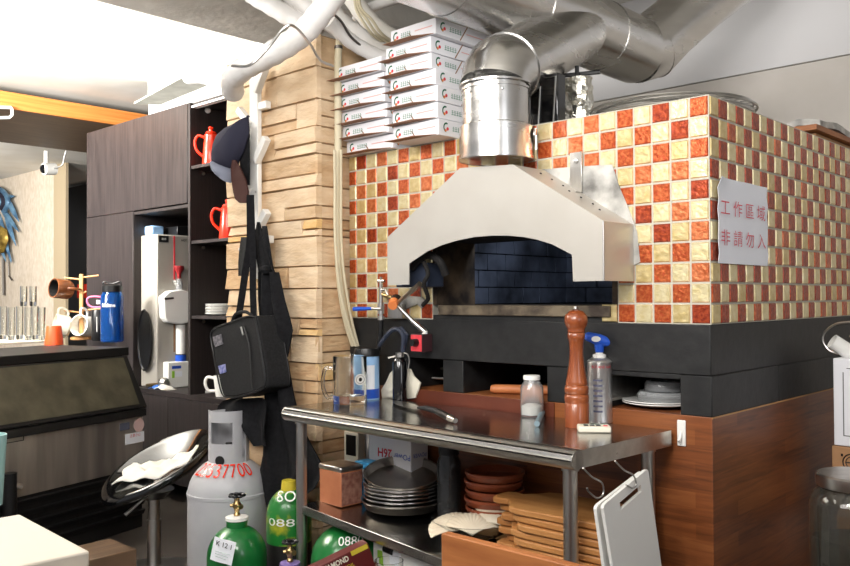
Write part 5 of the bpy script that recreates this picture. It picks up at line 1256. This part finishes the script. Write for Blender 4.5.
q = lab(4, 24, 434, 444, G['machine_black'], 'name_plate'); a, b_ = onfront(5, 443), onfront(23, 435)
MB().box(a.x, b_.x, .0045, .0056, a.z, b_.z).build('plate_face', mat('plate_face', (.4, .38, .34, 1), .35, 1), q)
q0 = onfront(10, 484, -.02); q1 = onfront(22, 487, -.04)
sc = thing('scoop_handle', 'steel ice scoop handle sticking out of a black holder at the grille', 'scoop', parent_matrix(im)@q0)
MB().tube([parent_matrix(im)@q0, parent_matrix(im)@q1], .014, 12).build('handle', G['wire'], sc, world=True)
MB().tube([parent_matrix(im)@(q0+Vector((0, .0, .05))), parent_matrix(im)@(q0+Vector((0, .0, -.25)))], .03, 14).build('holder', G['black_plastic'], sc, world=True)
# low wooden block beside the grille
a = dp(108, 560, 3.72); a.x -= .09; solo(MB().box(a.x-.13, a.x+.12, a.y-.12, a.y+.12, 0.0, dp(110, 555, 3.7).z), 'wooden_crate', G['brown_wood'], 'low dark reddish wooden crate on the floor behind the bar stool', 'crate', bevel=.004)
# ------------------------------------------------ on the worktop
ZW = ztop
def wt(px, py): return at(px, py, 'Z', ZW)
c = wt(112, 342); k = mpp(c)
wb = thing('water_bottle', 'blue translucent sports water bottle with a black cap on the counter', 'bottle', (c.x, c.y, ZW+.001))
MB().lathe([(0, 0), (10*k, 0), (11*k, .006), (11*k, 46*k), (9*k, 49*k), (9*k, 51*k), (0, 51*k)], n=32).build('body', G['bottle_blue'], wb)
MB().lathe([(0, 50*k), (10*k, 50*k), (10*k, 56*k), (6*k, 58*k), (0, 58*k)], n=24).build('cap', G['black_plastic'], wb)
MB().tube(curve_pts([-rr*9*k+Vector((0, 0, 55*k)), -rr*8*k+Vector((0, 0, 60*k)), Vector((0, 0, 58*k)), rr*8*k+Vector((0, 0, 60*k)), rr*9*k+Vector((0, 0, 55*k))]), .006, 8).build('loop', G['black_plastic'], wb)
q = text('fuelme', G['white_plastic'], (c.x, c.y, ZW+37*k), rr, (0, 0, 1), w=14*k, wrap=(c.x, c.y, 11*k), parent=wb, bold=.03)
cc = wt(92, 342); 
kl = thing('carabiner_strap', 'pink rubber loop strap hanging at the mug tree beside the blue bottle', 'strap', at(95, 300, 'Y', cc.y))
MB().tube(curve_pts([dp(x, y, (c-CAM).dot(FW)+.0) for x, y in ((101, 307), (92, 307), (87.5, 303), (88, 298), (94, 296.5), (101, 297))], 6), .006, 10).build('loop', G['pinkrubber'], kl, world=True)
MB().tube([dp(99, 300, (c-CAM).dot(FW)), dp(99, 304, (c-CAM).dot(FW))], .016, 12).build('clip', G['white_plastic'], kl, world=True)
c = wt(97, 341); k = mpp(c)
tc_ = thing('travel_mug', 'black travel mug with small white lettering between the mug tree and the blue bottle', 'mug', (c.x-.02, c.y+.02, ZW+.001))
MB().lathe([(0, 0), (6.5*k, 0), (7*k, .01), (7*k, 29*k), (6*k, 31*k), (0, 31*k)], n=28).build('body', G['black_plastic'], tc_)
MB().box(-.004, .004, -.001, .001, 9*k, 24*k).build('lettering', G['white_plastic'], tc_)
tc_.children[-1].location = fd*7.1*k+rr*1.0*k
# orange cup upside down
c = wt(54, 345); k = mpp(c)
solo(MB().lathe([(0, 19*k), (6.5*k, 19*k), (7*k, 18*k), (9*k, 0), (8.4*k, 0), (0, 17*k)], (c.x, c.y, ZW+.001), n=28), 'plastic_cup', G['orange_plastic'], 'orange plastic cup standing upside down in front of the mug tree', 'cup')
# mug tree
c = wt(74, 340); k = mpp(c)
mt = thing('mug_tree', 'light wooden mug tree stand holding mugs on the counter', 'mug tree', (c.x, c.y+.05, ZW+.001))
k = mpp(mt.location)
MB().lathe([(0, 0), (.07, 0), (.07, .014), (.06, .02), (0, .02)], n=32).build('base', G['lightwood'], mt)
MB().obox((0, 0, 32*k+.01), 3.6*k, 3.6*k, 64*k, Matrix.Rotation(.8, 3, 'Z')).build('pole', G['lightwood'], mt, bevel=.003)
for (z, s) in ((62*k, 1), (60*k, -1), (46*k, .3), (29*k, 1.2), (27*k, -1), (48*k, -.2)):
    MB().tube([Vector((0, 0, z)), rr*s*17*k+Vector((0, 0, z+2*k))], .006, 10).build('peg', G['lightwood'], mt)
def cup(c, d, R, L, m_out, lab, handle_dir, name='mug', m_in=None):
    """mug lying with its mouth towards d"""
    t = thing(name, lab, 'mug', c); M = axis_to(d)
    MB().lathe([(0, -L/2), (R*.8, -L/2), (R, -L/3), (R, L/2), (R*.92, L/2), (R*.9, -L/3), (0, -L/2.4)], (0, 0, 0), M, 28).build('cup', m_out, t)
    h = Vector(handle_dir).normalized(); d = Vector(d).normalized()
    MB().tube(curve_pts([h*R*.95+d*L*.3, h*R*1.5+d*L*.28, h*R*1.65, h*R*1.4-d*L*.3, h*R*.9-d*L*.3], 5), .0075, 8).build('handle', m_out, t)
    if m_in: MB().lathe([(R*.91, L/2-.004), (R*.89, -L/3), (0, -L/2.5)], (0, 0, 0), M, 28).build('inside', m_in, t)
    return t
tt = (mt.location-CAM).dot(FW)
cup(dp(62, 289, tt-.03), (fd*.75-rr*.55+Vector((0, 0, .1))), .064, .12, G['brownceramic'], 'brown ceramic mug hanging on the upper arm of the mug tree', rr, m_in=G['soot'])
cup(dp(62, 326, tt-.03), (fd*.45-rr*.75+Vector((0, 0, .2))), .072, .10, G['cream'], 'cream mug hanging on the lower left arm of the mug tree', Vector((.2, 0, 1)))
cup(dp(84, 326, tt-.03), (fd*.9-rr*.3+Vector((0, 0, .15))), .070, .10, G['white_gloss'], 'white mug hanging on the lower right arm of the mug tree', Vector((0, 0, 1)), m_in=G['white_cloth'])
# tray with highball glasses
a, b_ = wt(-12, 346), wt(46, 343); c_, d_ = wt(46, 336), wt(-12, 338)
tr = MB().prism([a+Vector((0, 0, .001)), b_+Vector((0, 0, .001)), c_+Vector((0, 0, .001)), d_+Vector((0, 0, .001))], (0, 0, .012))
solo(tr, 'serving_tray', G['cream'], 'flat pale tray under the drinking glasses on the counter', 'tray')
def glass_(c, R, H_, lab, grp):
    t = thing('tall_glass', lab, 'glass', c, group=grp)
    MB().lathe([(0, 0), (R*.85, 0), (R, .01), (R, H_), (R*.93, H_), (R*.88, .03), (0, .028)], n=24).build('bowl', G['glass'], t); return t
gx_ = [3, 10, 19.5, 29, 33, 41]
words = ['leftmost at the picture edge', 'second from the left', 'third from the left', 'third from the right', 'second from the right', 'rightmost']
for i, px in enumerate((3, 11, 19.5, 28, 35, 42)):
    c = wt(px, 342.5 if i % 2 else 341.5); k = mpp(c)
    glass_((c.x, c.y, ZW+.0135), 3.3*k, 33*k, 'tall clear glass on the tray, '+words[i]+' of the lower row', 'lower row of tall glasses')
for i, px in enumerate((23.5, 33)):
    c = wt(px, 342); k = mpp(c)
    glass_((c.x, c.y+.0, ZW+.015+33.3*k), 3.3*k, 20*k, ['small glass stacked on the lower glasses, left one', 'small glass stacked on the lower glasses, right one'][i], 'stacked small glasses')
# ================================================================== wall mask, camera, bracket, fire sign
def wl(px, py, y=2.27): return at(px, py, 'Y', y)
wm = thing('wall_ornament', 'blue and gold metal feathered mask hanging on the wallpapered wall', 'wall ornament', wl(2, 262, 2.29))
b = MB()
def feather(b, p0, p1, w, m=0, y=2.22):
    a, c = wl(*p0, y), wl(*p1, y+.03); d = (c-a); L_ = d.length; d.normalize(); s_ = Vector((-d.z, 0, d.x))
    rows = []
    for i in range(9):
        t = i/8; ww_ = w*math.sin(min(1, t*1.02)*PI*.92+.15)
        rows.append([a+d*L_*t+s_*ww_*j+Vector((0, -.04*(1-j*j)*math.sin(t*PI), 0)) for j in (-1, -.5, 0, .5, 1)])
    b.grid(rows, m=m, thick=(0, .004, 0))
for p0, p1, w in (((-6, 208), (12, 262), .05), ((-2, 204), (19, 232), .05), ((4, 210), (16, 246), .05), ((0, 214), (11, 263), .045), ((-10, 200), (14, 196), .06), ((6, 196), (19, 222), .05), ((-4, 230), (6, 262), .04)): feather(b, p0, p1, w)
b.build('feathers', G['maskblue'], wm, world=True, ang=60)
for i, (r, m) in enumerate(((14, 'maskblue'), (10, 'navy'), (6, 'maskblue'))):
    b = MB(); b.tube(curve_pts([wl(-6+r*math.cos(a), 202-r*math.sin(a), 2.2-.01*i) for a in [PI-PI*j/6-.2 for j in range(8)]]), .035, 8); b.build('curl', G[m], wm, world=True)
puff([(-14, 226), (-2, 224), (7, 230), (8, 240), (4, 252), (-8, 256), (-16, 244)], 2.2, .1, G['maskgold'], 'face', wm)
b = MB(); b.tube([wl(3, 250), wl(4, 295)], .02, 6); b.tube([wl(8, 252), wl(9, 276), wl(12, 280)], .012, 6); b.build('ribbon', G['darkwire'], wm, world=True)
# security camera under the soffit
tS = (at(48, 151, 'Z', zs)-CAM).dot(FW)
c = dp(46, 169, tS); sk = thing('security_camera', 'small white bullet security camera fixed under the brown soffit', 'security camera', (c.x, c.y, c.z-.05))
kk = tS/FPX
ax_ = (fd*.95-rr*.25-Vector((0, 0, .15))).normalized()
MB().tube([c-ax_*.07+rr*.04, c+ax_*.03], 6*kk, 20).build('body', G['white_plastic'], sk, world=True)
MB().tube([c+ax_*.03, c+ax_*.034], 4.5*kk, 20).build('lens', G['black_gloss'], sk, world=True)
MB().tube([c+Vector((0, 0, .03)), Vector((c.x, c.y, zs))], .022, 12).build('mount', G['white_plastic'], sk, world=True)
MB().tube(curve_pts([c+rr*.07, dp(62, 165, tS), dp(64, 158, tS), Vector((dp(66, 152, tS).x, dp(66, 152, tS).y, zs))]), .008, 8).build('cable', G['wire'], sk, world=True)
c0_ = at(0, 105, 'X', -5.84)
b = MB(); q = [at(x, y, 'X', -5.80) for x, y in ((-8, 107), (11, 107.5), (12, 109), (12, 115), (9.5, 117.5), (-8, 118))]
solo(b.tube(q, .012, 8), 'hanging_bracket', G['white_plastic'], 'white bent metal bracket hooked on the orange soffit edge at the left', 'bracket')
a, b_ = at(77, 298, 'Y', 3.1), at(87, 284, 'Y', 3.1)
sg = thing('red_sign', 'red sign with a white symbol on the dark door beyond the counter', 'sign', ((a.x+b_.x)/2, 3.1, a.z))
MB().box(a.x, b_.x, 3.1, 3.2, a.z, b_.z).build('panel', G['red_enamel'], sg, world=True)
a2 = at(80.5, 291, 'Y', 3.098); text('2', G['white_plastic'], a2, (1, 0, 0), (0, 0, 1), h=.07, parent=sg, bold=.02)
# ================================================================== bar stool, grey cylinder
c = dp(155, 468, 3.85); k = 3.85/FPX
st = thing('bar_stool', 'black glossy bar stool with a moulded tilted seat on a chrome post', 'bar stool', (dp(154, 500, 3.85).x, dp(154, 500, 3.85).y, 0))
cx, cy = st.location.x, st.location.y
zc_ = dp(155, 476, 3.85).z; N_ = 48; ud = (rr*.75-fd*.65).normalized()
def seatp(f, a):
    d = Vector((math.cos(a), math.sin(a), 0)); t = d.dot(ud)
    return d*f*(.235+.02*t)+Vector((0, 0, zc_+.055*f*f*(1+.1)+.115*t*f**2.2-.0))
rows = [[seatp(f, 2*PI*j/N_) for j in range(N_+1)] for f in (0, .2, .4, .55, .7, .82, .92, .98)]
rows += [[seatp(f, 2*PI*j/N_)+Vector((0, 0, h)) for j in range(N_+1)] for f, h in ((1.03, -.006), (1.06, -.022), (1.04, -.038), (.96, -.045), (.8, -.045), (.5, -.04), (0, -.035))]
MB().grid(rows).build('seat', G['black_gloss'], st, ang=70)
b = MB(); b.tube([(0, 0, .03), (0, 0, zc_*.55)], .031, 24); b.tube([(0, 0, zc_*.5), (0, 0, zc_-.06)], .026, 24); b.build('post', G['wire'], st)
MB().lathe([(0, zc_-.10), (.05, zc_-.10), (.09, zc_-.06), (0, zc_-.06)], n=24).build('seat_plate', G['black_plastic'], st)
MB().lathe([(0, 0), (.2, 0), (.2, .008), (.06, .03), (0, .04)], n=40).build('base', G['wire'], st)
q0 = dp(142, 500, 3.75)-st.location; q1 = dp(125, 515, 3.7)-st.location
MB().tube([Vector((0, 0, zc_-.07)), q0, q1], [.006, .006, .009], 10).build('height_lever', G['wire'], st)
# towel on the seat
rows = []; n = 16; rs_ = random.Random(3)
for i in range(n+1):
    row = []
    for j in range(n+1):
        u, v = i/n*2-1, j/n*2-1; ed = max(0, 1-abs(u)**3)*max(0, 1-abs(v)**3)
        x = u*.145*(1+.08*math.sin(5*v)); y = v*.085*(1+.15*math.sin(4*u+1))
        q_ = rr*(x*1.12+.02)+fd*(-y*1.25)
        f_ = min(1, q_.length/.235); a_ = math.atan2(q_.y, q_.x); base_ = seatp(f_, a_).z
        row.append(Vector((cx, cy, 0))+q_+Vector((0, 0, base_+.008+.045*ed*(.55+.45*math.sin(6*u+2*v)*math.cos(4*v))+.008*math.sin(9*u-3*v)+.008)))
    rows.append(row)
solo(MB().grid(rows, thick=(0, 0, -.006)), 'white_towel', G['white_cloth'], 'crumpled white cloth lying on the black bar stool', 'cloth', ang=80)
# grey cylinder
o, c, k, R, zn = cylinder_gas(229, 493, 456, 3.48, 40.5, 'gas_cylinder', 'large pale grey gas cylinder with red numbers and a cut-out collar', [G['grey_paint']])
MB().lathe([(R*.99, c.z), (R*1.015, c.z+.002), (R*1.015, c.z+.014), (R*.99, c.z+.016)], n=40).build('weld_seam', G['grey_paint'], o)
rc = 20*k; zc1_ = dp(222, 412, 3.4).z
col = MB()
# collar: a ring with a window towards the viewer and a half-round notch below it
aF = math.atan2(fd.y, fd.x)-.22
import itertools
na = 60; z0_, z3_ = zn-.035, zc1_; zw0, zw1 = z0_+(z3_-z0_)*.42, z0_+(z3_-z0_)*.80
def arc_strip(a0, a1, z0, z1, n):
    for i in range(n):
        b0, b1 = a0+(a1-a0)*i/n, a0+(a1-a0)*(i+1)/n
        o_ = [(rc*math.cos(b), rc*math.sin(b), z) for b in (b0, b1) for z in (z0, z1)]; i_ = [(x*.95, y*.95, z) for x, y, z in o_]
        col.add(o_+i_, [(0, 2, 3, 1), (4, 5, 7, 6), (0, 1, 5, 4), (2, 6, 7, 3), (0, 4, 6, 2), (1, 3, 7, 5)])
arc_strip(aF-1.15, aF+1.15, zw1, z3_, 20); arc_strip(aF-1.15, aF+1.15, z0_, zw0, 20)
arc_strip(aF-1.15, aF-.62, zw0, zw1, 4); arc_strip(aF+.62, aF+1.15, zw0, zw1, 4)
arc_strip(aF+PI-1.75, aF+PI+1.75, z0_, z3_-.01, 24)
col.build('collar', G['grey_paint'], o, ang=40)
b = MB(); b.lathe([(0, zn), (.022, zn), (.022, zn+.03), (.014, zn+.04), (.014, zn+.055), (0, zn+.055)], n=16); b.tube([(0, 0, zn+.04), tuple(rr*.05+Vector((0, 0, zn+.04)))], .012, 10); b.build('valve', G['darkwire'], o)
p_ = (c.x, c.y)
MB().lathe([(0, 0), (.02, 0), (.02, .002), (0, .002)], Vector((math.cos(aF), math.sin(aF), 0))*(rc*1.0)+Vector((0, 0, z0_+.03)), axis_to((math.cos(aF), math.sin(aF), 0)), 16).build('notch', G['dark'], o)
zr = dp(229, 461, 3.33).z
tx = text('25537700', G['red_enamel'], (c.x, c.y, 0), rr, (0, 0, 1), w=R*1.75, h=.052, wrap=(c.x, c.y, R*.9), parent=o)
for v in tx.data.vertices:   # lay the figures on the shoulder
    f = (v.co.z+.026)/.052; a = math.atan2(v.co.y, v.co.x); s_ = .42+f*.30
    ang2 = s_*PI/2*.9; r_ = R*math.cos(ang2)*.98+R*.02+.006
    v.co.x, v.co.y, v.co.z = r_*math.cos(a), r_*math.sin(a), c.z+(zn-c.z)*math.sin(ang2)/math.sin(PI/2*.9)+.005
# ================================================================== right edge
c = at(834, 446, 'X', .26)
RX = .12
def rx(px, py, x=RX): return at(px, py, 'X', x)
a, b_ = rx(834, 445), rx(834, 358)
yv = a.y
q = thing('white_carton', 'tall white carton at the right picture edge beside the oven side', 'carton', (RX+.15, yv+.15, a.z))
MB().box(RX, RX+.3, yv, yv+.3, a.z, b_.z).build('box_body', G['carton_white'], q, world=True, bevel=.003)
b = MB(); y_ = yv-.001
def fy(px, py): return at(px, py, 'Y', y_)
q0, q1 = fy(843.5, 436), fy(870, 370)
for (x0, x1, z0, z1) in ((q0.x, q0.x+.0025, q0.z, q1.z-.012), (q0.x+.012, q1.x, q1.z, q1.z+.0025), (q0.x, q1.x, q0.z, q0.z+.0025)): b.box(x0, x1, y_-.0005, y_+.0005, z0, z1)
b.build('printed_frame', G['darkwire'], q, world=True)
a2 = rx(833, 475)
q = thing('brown_carton', 'brown cardboard carton with a round black stamp under the white carton', 'carton', (RX+.15, yv+.15, 0))
zbx = a.z-.002
MB().box(RX-.006, RX+.31, yv-.004, yv+.31, zbx-.24, zbx).build('box_body', G['kraft'], q, world=True, bevel=.003)
cz = at(852, 463, 'Y', yv-.006)
b = MB(); b.tube([(cz.x+.028*math.cos(t_), cz.y+.001, cz.z+.028*math.sin(t_)) for t_ in [2*PI*i/24 for i in range(24)]], .002, 5, closed=True); b.tube([(cz.x+.019*math.cos(t_), cz.y+.001, cz.z+.019*math.sin(t_)) for t_ in [2*PI*i/24 for i in range(24)]], .0015, 5, closed=True)
b.tube([(cz.x-.02, cz.y, cz.z), (cz.x+.02, cz.y, cz.z)], .002, 5); b.build('stamp', G['black_plastic'], q, world=True)
for px, py in ((842, 455), (842, 470)):
    cz2 = at(px, py, 'Y', yv-.005); MB().box(cz2.x-.003, cz2.x+.003, cz2.y-.001, cz2.y, cz2.z-.004, cz2.z+.004).build('mark', G['black_plastic'], q, world=True)
sh = thing('side_shelf', 'dark shelf unit carrying the cartons at the right picture edge', 'shelf', (RX+.15, yv+.15, 0))
MB().box(RX-.01, RX+.35, yv-.02, yv+.33, zbx-.27, zbx-.243).build('shelf', G['black_plastic'], sh, world=True)
for x in (RX+.005, RX+.33):
    for y in (yv, yv+.31): MB().box(x-.012, x+.012, y-.012, y+.012, 0, zbx-.27).build('leg', G['black_plastic'], sh, world=True)
# ladles and a white plastic pipe on the carton
ztc = b_.z+.002
def cr_pt(px, py): return at(px, py, 'Y', yv+.06)
a, c2 = cr_pt(834, 341), cr_pt(848, 352)
solo(MB().lathe([(.022, 0), (.026, 0), (.026, .10), (.022, .10), (.022, 0)], (a.x, a.y-.02, max(a.z, ztc+.03)), axis_to(c2-a+Vector((0, .03, 0))), 24), 'pipe_elbow', G['white_plastic'], 'short white plastic pipe lying on the white carton', 'pipe')
q0 = cr_pt(846, 330)
ldl = thing('metal_ladle', 'metal ladle with a curved wire handle resting on the white carton', 'ladle', (q0.x, q0.y, ztc))
MB().lathe([(.0, -.04), (.03, -.032), (.045, -.0), (.043, 0), (.028, -.03), (0, -.037)], q0+Vector((.03, .06, .0)), axis_to((-.3, -.2, .5)), 24).build('bowl', G['steel'], ldl, world=True)
MB().tube(curve_pts([cr_pt(850, 322), cr_pt(836, 324), cr_pt(825, 332), cr_pt(823, 341), cr_pt(829, 350), cr_pt(838, 354)]), .004, 8).build('handle', G['steel'], ldl, world=True)
# big glass jar
c = dp(858, 540, 2.15); k = 2.15/FPX; zt_ = dp(850, 478, 2.15).z; zj = .0
jar = thing('glass_jar', 'large glass storage jar with a metal screw lid in the lower right corner', 'jar', (c.x, c.y, dp(858, 600, 2.15).z))
h = zt_-jar.location.z; R = 45*k
MB().lathe([(0, 0), (R*.95, 0), (R, .01), (R, h*.78), (R*.9, h*.88), (R*.78, h*.92), (R*.78, h), (R*.74, h), (R*.74, h*.91), (R*.95, h*.76), (R*.95, .01), (0, .01)], n=40).build('glass_body', G['jarglass'], jar)
MB().lathe([(0, .012), (R*.92, .012), (R*.92, h*.52), (0, h*.5)], n=36).build('filling', G['darkfill'], jar)
MB().lathe([(R*.70, h-.022), (R*.83, h-.022), (R*.85, h-.016), (R*.85, h+.006), (R*.8, h+.01), (0, h+.01), (0, h+.006), (R*.7, h+.004)], n=40).build('lid', G['steel'], jar)
jt = thing('jar_stand', 'dark low stand under the large glass jar at the right edge', 'stand', (c.x, c.y, 0))
MB().box(c.x-.15, c.x+.2, c.y-.15, c.y+.15, 0, jar.location.z-.001).build('block', G['dark'], jt, world=True)
# ================================================================== pipes and cables under the ceiling
def pipe(name, pts, r, m, label, cat='pipe', group=None, n=14, k_=8, wrap=False):
    P_ = curve_pts(pts, k_); rs = [r*(1+(.04*math.sin(i*1.9) if wrap else 0)) for i in range(len(P_))]
    return solo(MB().tube(P_, rs, n), name, m, label, cat, group)
t0 = 3.35
pipe('insulated_pipe', [dp(233, 92, 3.5), dp(233, 79, 3.4), dp(246, 67, 3.3), dp(275, 52, 3.2), dp(303, 33, 3.15), dp(324, 8, 3.1), dp(345, -20, 3.1)], .046, G['tape_white'], 'fat white taped pipe curving over the top of the stone pillar', wrap=True)
pipe('insulated_pipe', [dp(318, -10, 3.5), dp(335, 18, 3.5), dp(362, 40, 3.5), dp(392, 58, 3.5), dp(440, 76, 3.5)], .046, G['tape_white'], 'white taped pipe running from the pillar top behind the pizza boxes', wrap=True)
pipe('insulated_pipe', [dp(330, 22, 3.3), dp(352, 42, 3.35), dp(378, 56, 3.4), dp(410, 66, 3.45)], .030, G['tape_white'], 'thinner white taped pipe nearest the top of the pillar', wrap=True)
pipe('insulated_pipe', [dp(345, -15, 3.6), dp(362, 12, 3.6), dp(385, 34, 3.6), dp(420, 52, 3.6)], .04, G['ceil_white'], 'white pipe higher up beside the grey cables', wrap=True)
pipe('insulated_pipe', [dp(280, -15, 3.9), dp(310, 8, 3.9), dp(345, 30, 3.9), dp(400, 55, 3.9)], .05, G['tape_white'], 'whitish pipe crossing behind the fat white pipe', wrap=True)
pipe('conduit', [dp(440, -16, 3.7), dp(400, -2, 3.7), dp(366, 10, 3.7), dp(350, 30, 3.7)], .022, G['tape_white'], 'slim white pipe rising to the upper right above the boxes')
pipe('insulated_pipe', [dp(228, -20, 3.9), dp(262, 0, 3.9), dp(292, 18, 3.9), dp(320, 34, 3.9)], .045, G['tape_white'], 'white taped pipe under the concrete beam left of the fat pipe', wrap=True)
for i, (o1, lab_) in enumerate(((0, 'grey cable running down beside the white pipes, left one'), (5, 'grey cable running down beside the white pipes, middle one'), (10, 'grey cable running down beside the white pipes, right one'))):
    pipe('cable', [dp(354+o1*.4, -10, 3.42), dp(356+o1*.5, 8, 3.4), dp(362+o1, 20, 3.38), dp(372+o1, 34, 3.4), dp(386+o1, 44, 3.5)], .006, G['tanrubber'], lab_, 'cable', 'grey cables under the ceiling', n=8)
pipe('cable', [dp(232, 66, 3.1), dp(250, 65, 3.0), dp(268, 48, 3.0), dp(284, 28, 2.98), dp(295, 27, 3.0), dp(310, 44, 3.12), dp(320, 60, 3.2), dp(333, 66, 3.3)], .005, G['wire'], 'thin grey cable looping over the fat white pipe', 'cable', n=8)
pipe('cable', [dp(325, 8, 3.2), dp(340, 20, 3.25), dp(352, 38, 3.3), dp(372, 54, 3.4)], .005, G['darkwire'], 'thin dark cable crossing the white pipes', 'cable', n=8)
# cables and a pipe going down between pillar and oven
def dn(px, py, y=-.10): 
    return at(px, py, 'X', PX1+.035)
pipe('conduit', [dn(339.5, 38), dn(338, 60), dn(338, 100), dn(338, 150), dn(337.5, 200), dn(338, 250), dn(341, 290), dn(347, 322), dn(354, 345)], .0145, G['tanrubber'], 'thick pale vertical hose running down the right side of the stone pillar', k_=5)
MB_band = MB(); MB_band.tube([dn(338.5, 46), dn(338.5, 49)], .017, 12); solo(MB_band, 'pipe_clip', G['darkwire'], 'small dark clip round the pale hose near the pillar top', 'clip')
for i, (xs_, lab_) in enumerate((([341, 341, 341, 343, 347, 352, 358], 'thin pale hose right of the thick one beside the pillar'), ([334.5, 335, 335, 337, 341, 348, 356], 'thin pale hose left of the thick one beside the pillar'))):
    pipe('thin_hose', [at(x, y, 'X', PX1+.062) for x, y in zip(xs_, (150, 190, 230, 265, 295, 322, 346))], .006, G['tanrubber'], lab_, 'hose', n=8, k_=5)
# ceiling access plate, high left
q = [at(x, y, 'Z', 2.62) for x, y in ((134, 104), (189, 74), (212, 84), (160, 105))]
c = thing('ceiling_flap', 'greyish white hanging access flap under the bright ceiling near the cupboard top', 'ceiling flap', sum(q, Vector())/4)
MB().prism(q, (0, 0, .012)).build('flap', mat('flap', S(206, 206, 196), .6, 0, S(186, 186, 176), 9), c, world=True)
b = MB()
for q_ in (q[0].lerp(q[2], .2), q[1].lerp(q[3], .2)): b.tube([q_+Vector((0, 0, .01)), Vector((q_.x, q_.y, CEIL))], .003, 6)
b.build('hanger', G['white_paint'], c, world=True)
pipe('flexible_duct', [at(188, 76, 'Z', 2.60), at(205, 76, 'Z', 2.58), at(222, 83, 'Z', 2.5), at(236, 92, 'Z', 2.4)], .05, G['tape_white'], 'short white flexible duct between the ceiling flap and the pillar top', 'duct', wrap=True)
# ================================================================== light
def area(name, loc, target, size, power, col=(1, .95, .88), sy=None):
    l = bpy.data.lights.new(name, 'AREA'); l.energy = power; l.color = col; l.size = size
    if sy: l.shape = 'RECTANGLE'; l.size_y = sy
    o = bpy.data.objects.new(name, l); COL.objects.link(o); o.location = loc
    o.rotation_euler = (Vector(target)-Vector(loc)).to_track_quat('-Z', 'Y').to_euler(); return o
area('ceiling_fill', (-4.0, -1.9, 2.3), (-4.6, -.9, 3.2), .8, 450, (1, .97, .92))  # added lamp out of view, aimed up to brighten the left ceiling
area('ceiling_lamp_left', (-2.2, -1.9, 2.85), (-2.4, -.6, 0), 1.2, 42)
area('back_room_fill', (-9, -.6, 2.4), (-10, 2.3, 1.4), .8, 110)  # added fill out of view, brightens the wallpapered wall
area('ceiling_lamp_key', (-.5, -3.0, 2.85), (-1.0, 0, 1.4), 1.6, 98, (1, .97, .93))
area('duct_fill', (.3, -1.9, 2.2), (-.6, .2, 2.6), .7, 40, (1, .97, .94))  # added fill hung below the ceiling, brightens the duct
area('right_fill', (2.7, -1.4, 1.9), (.2, 1.2, 1.7), 1.3, 21, (.92, .95, 1))  # added fill from the right; the wall there has no window
area('sign_fill', (xw-.7, 2.75, 2.3), (at(80, 292, 'Y', 3.1).x, 3.1, 1.2), .3, 12)  # added fill hidden behind the wall so the red sign shows
area('chamber_fill', (-.75, .3, 1.62), (-1.3, .9, 1.2), .15, 2.2, (.75, .85, 1))  # added cool fill that brightens the chamber bricks
w = bpy.data.worlds.new('world'); SC.world = w; w.use_nodes = True
bg = w.node_tree.nodes['Background']; bg.inputs[0].default_value = (.95, .95, 1, 1); bg.inputs[1].default_value = .38
SC.view_settings.view_transform = 'Standard'; SC.view_settings.look = 'None'; SC.view_settings.exposure = 0; SC.view_settings.gamma = 1
SC.view_settings.use_curve_mapping = False
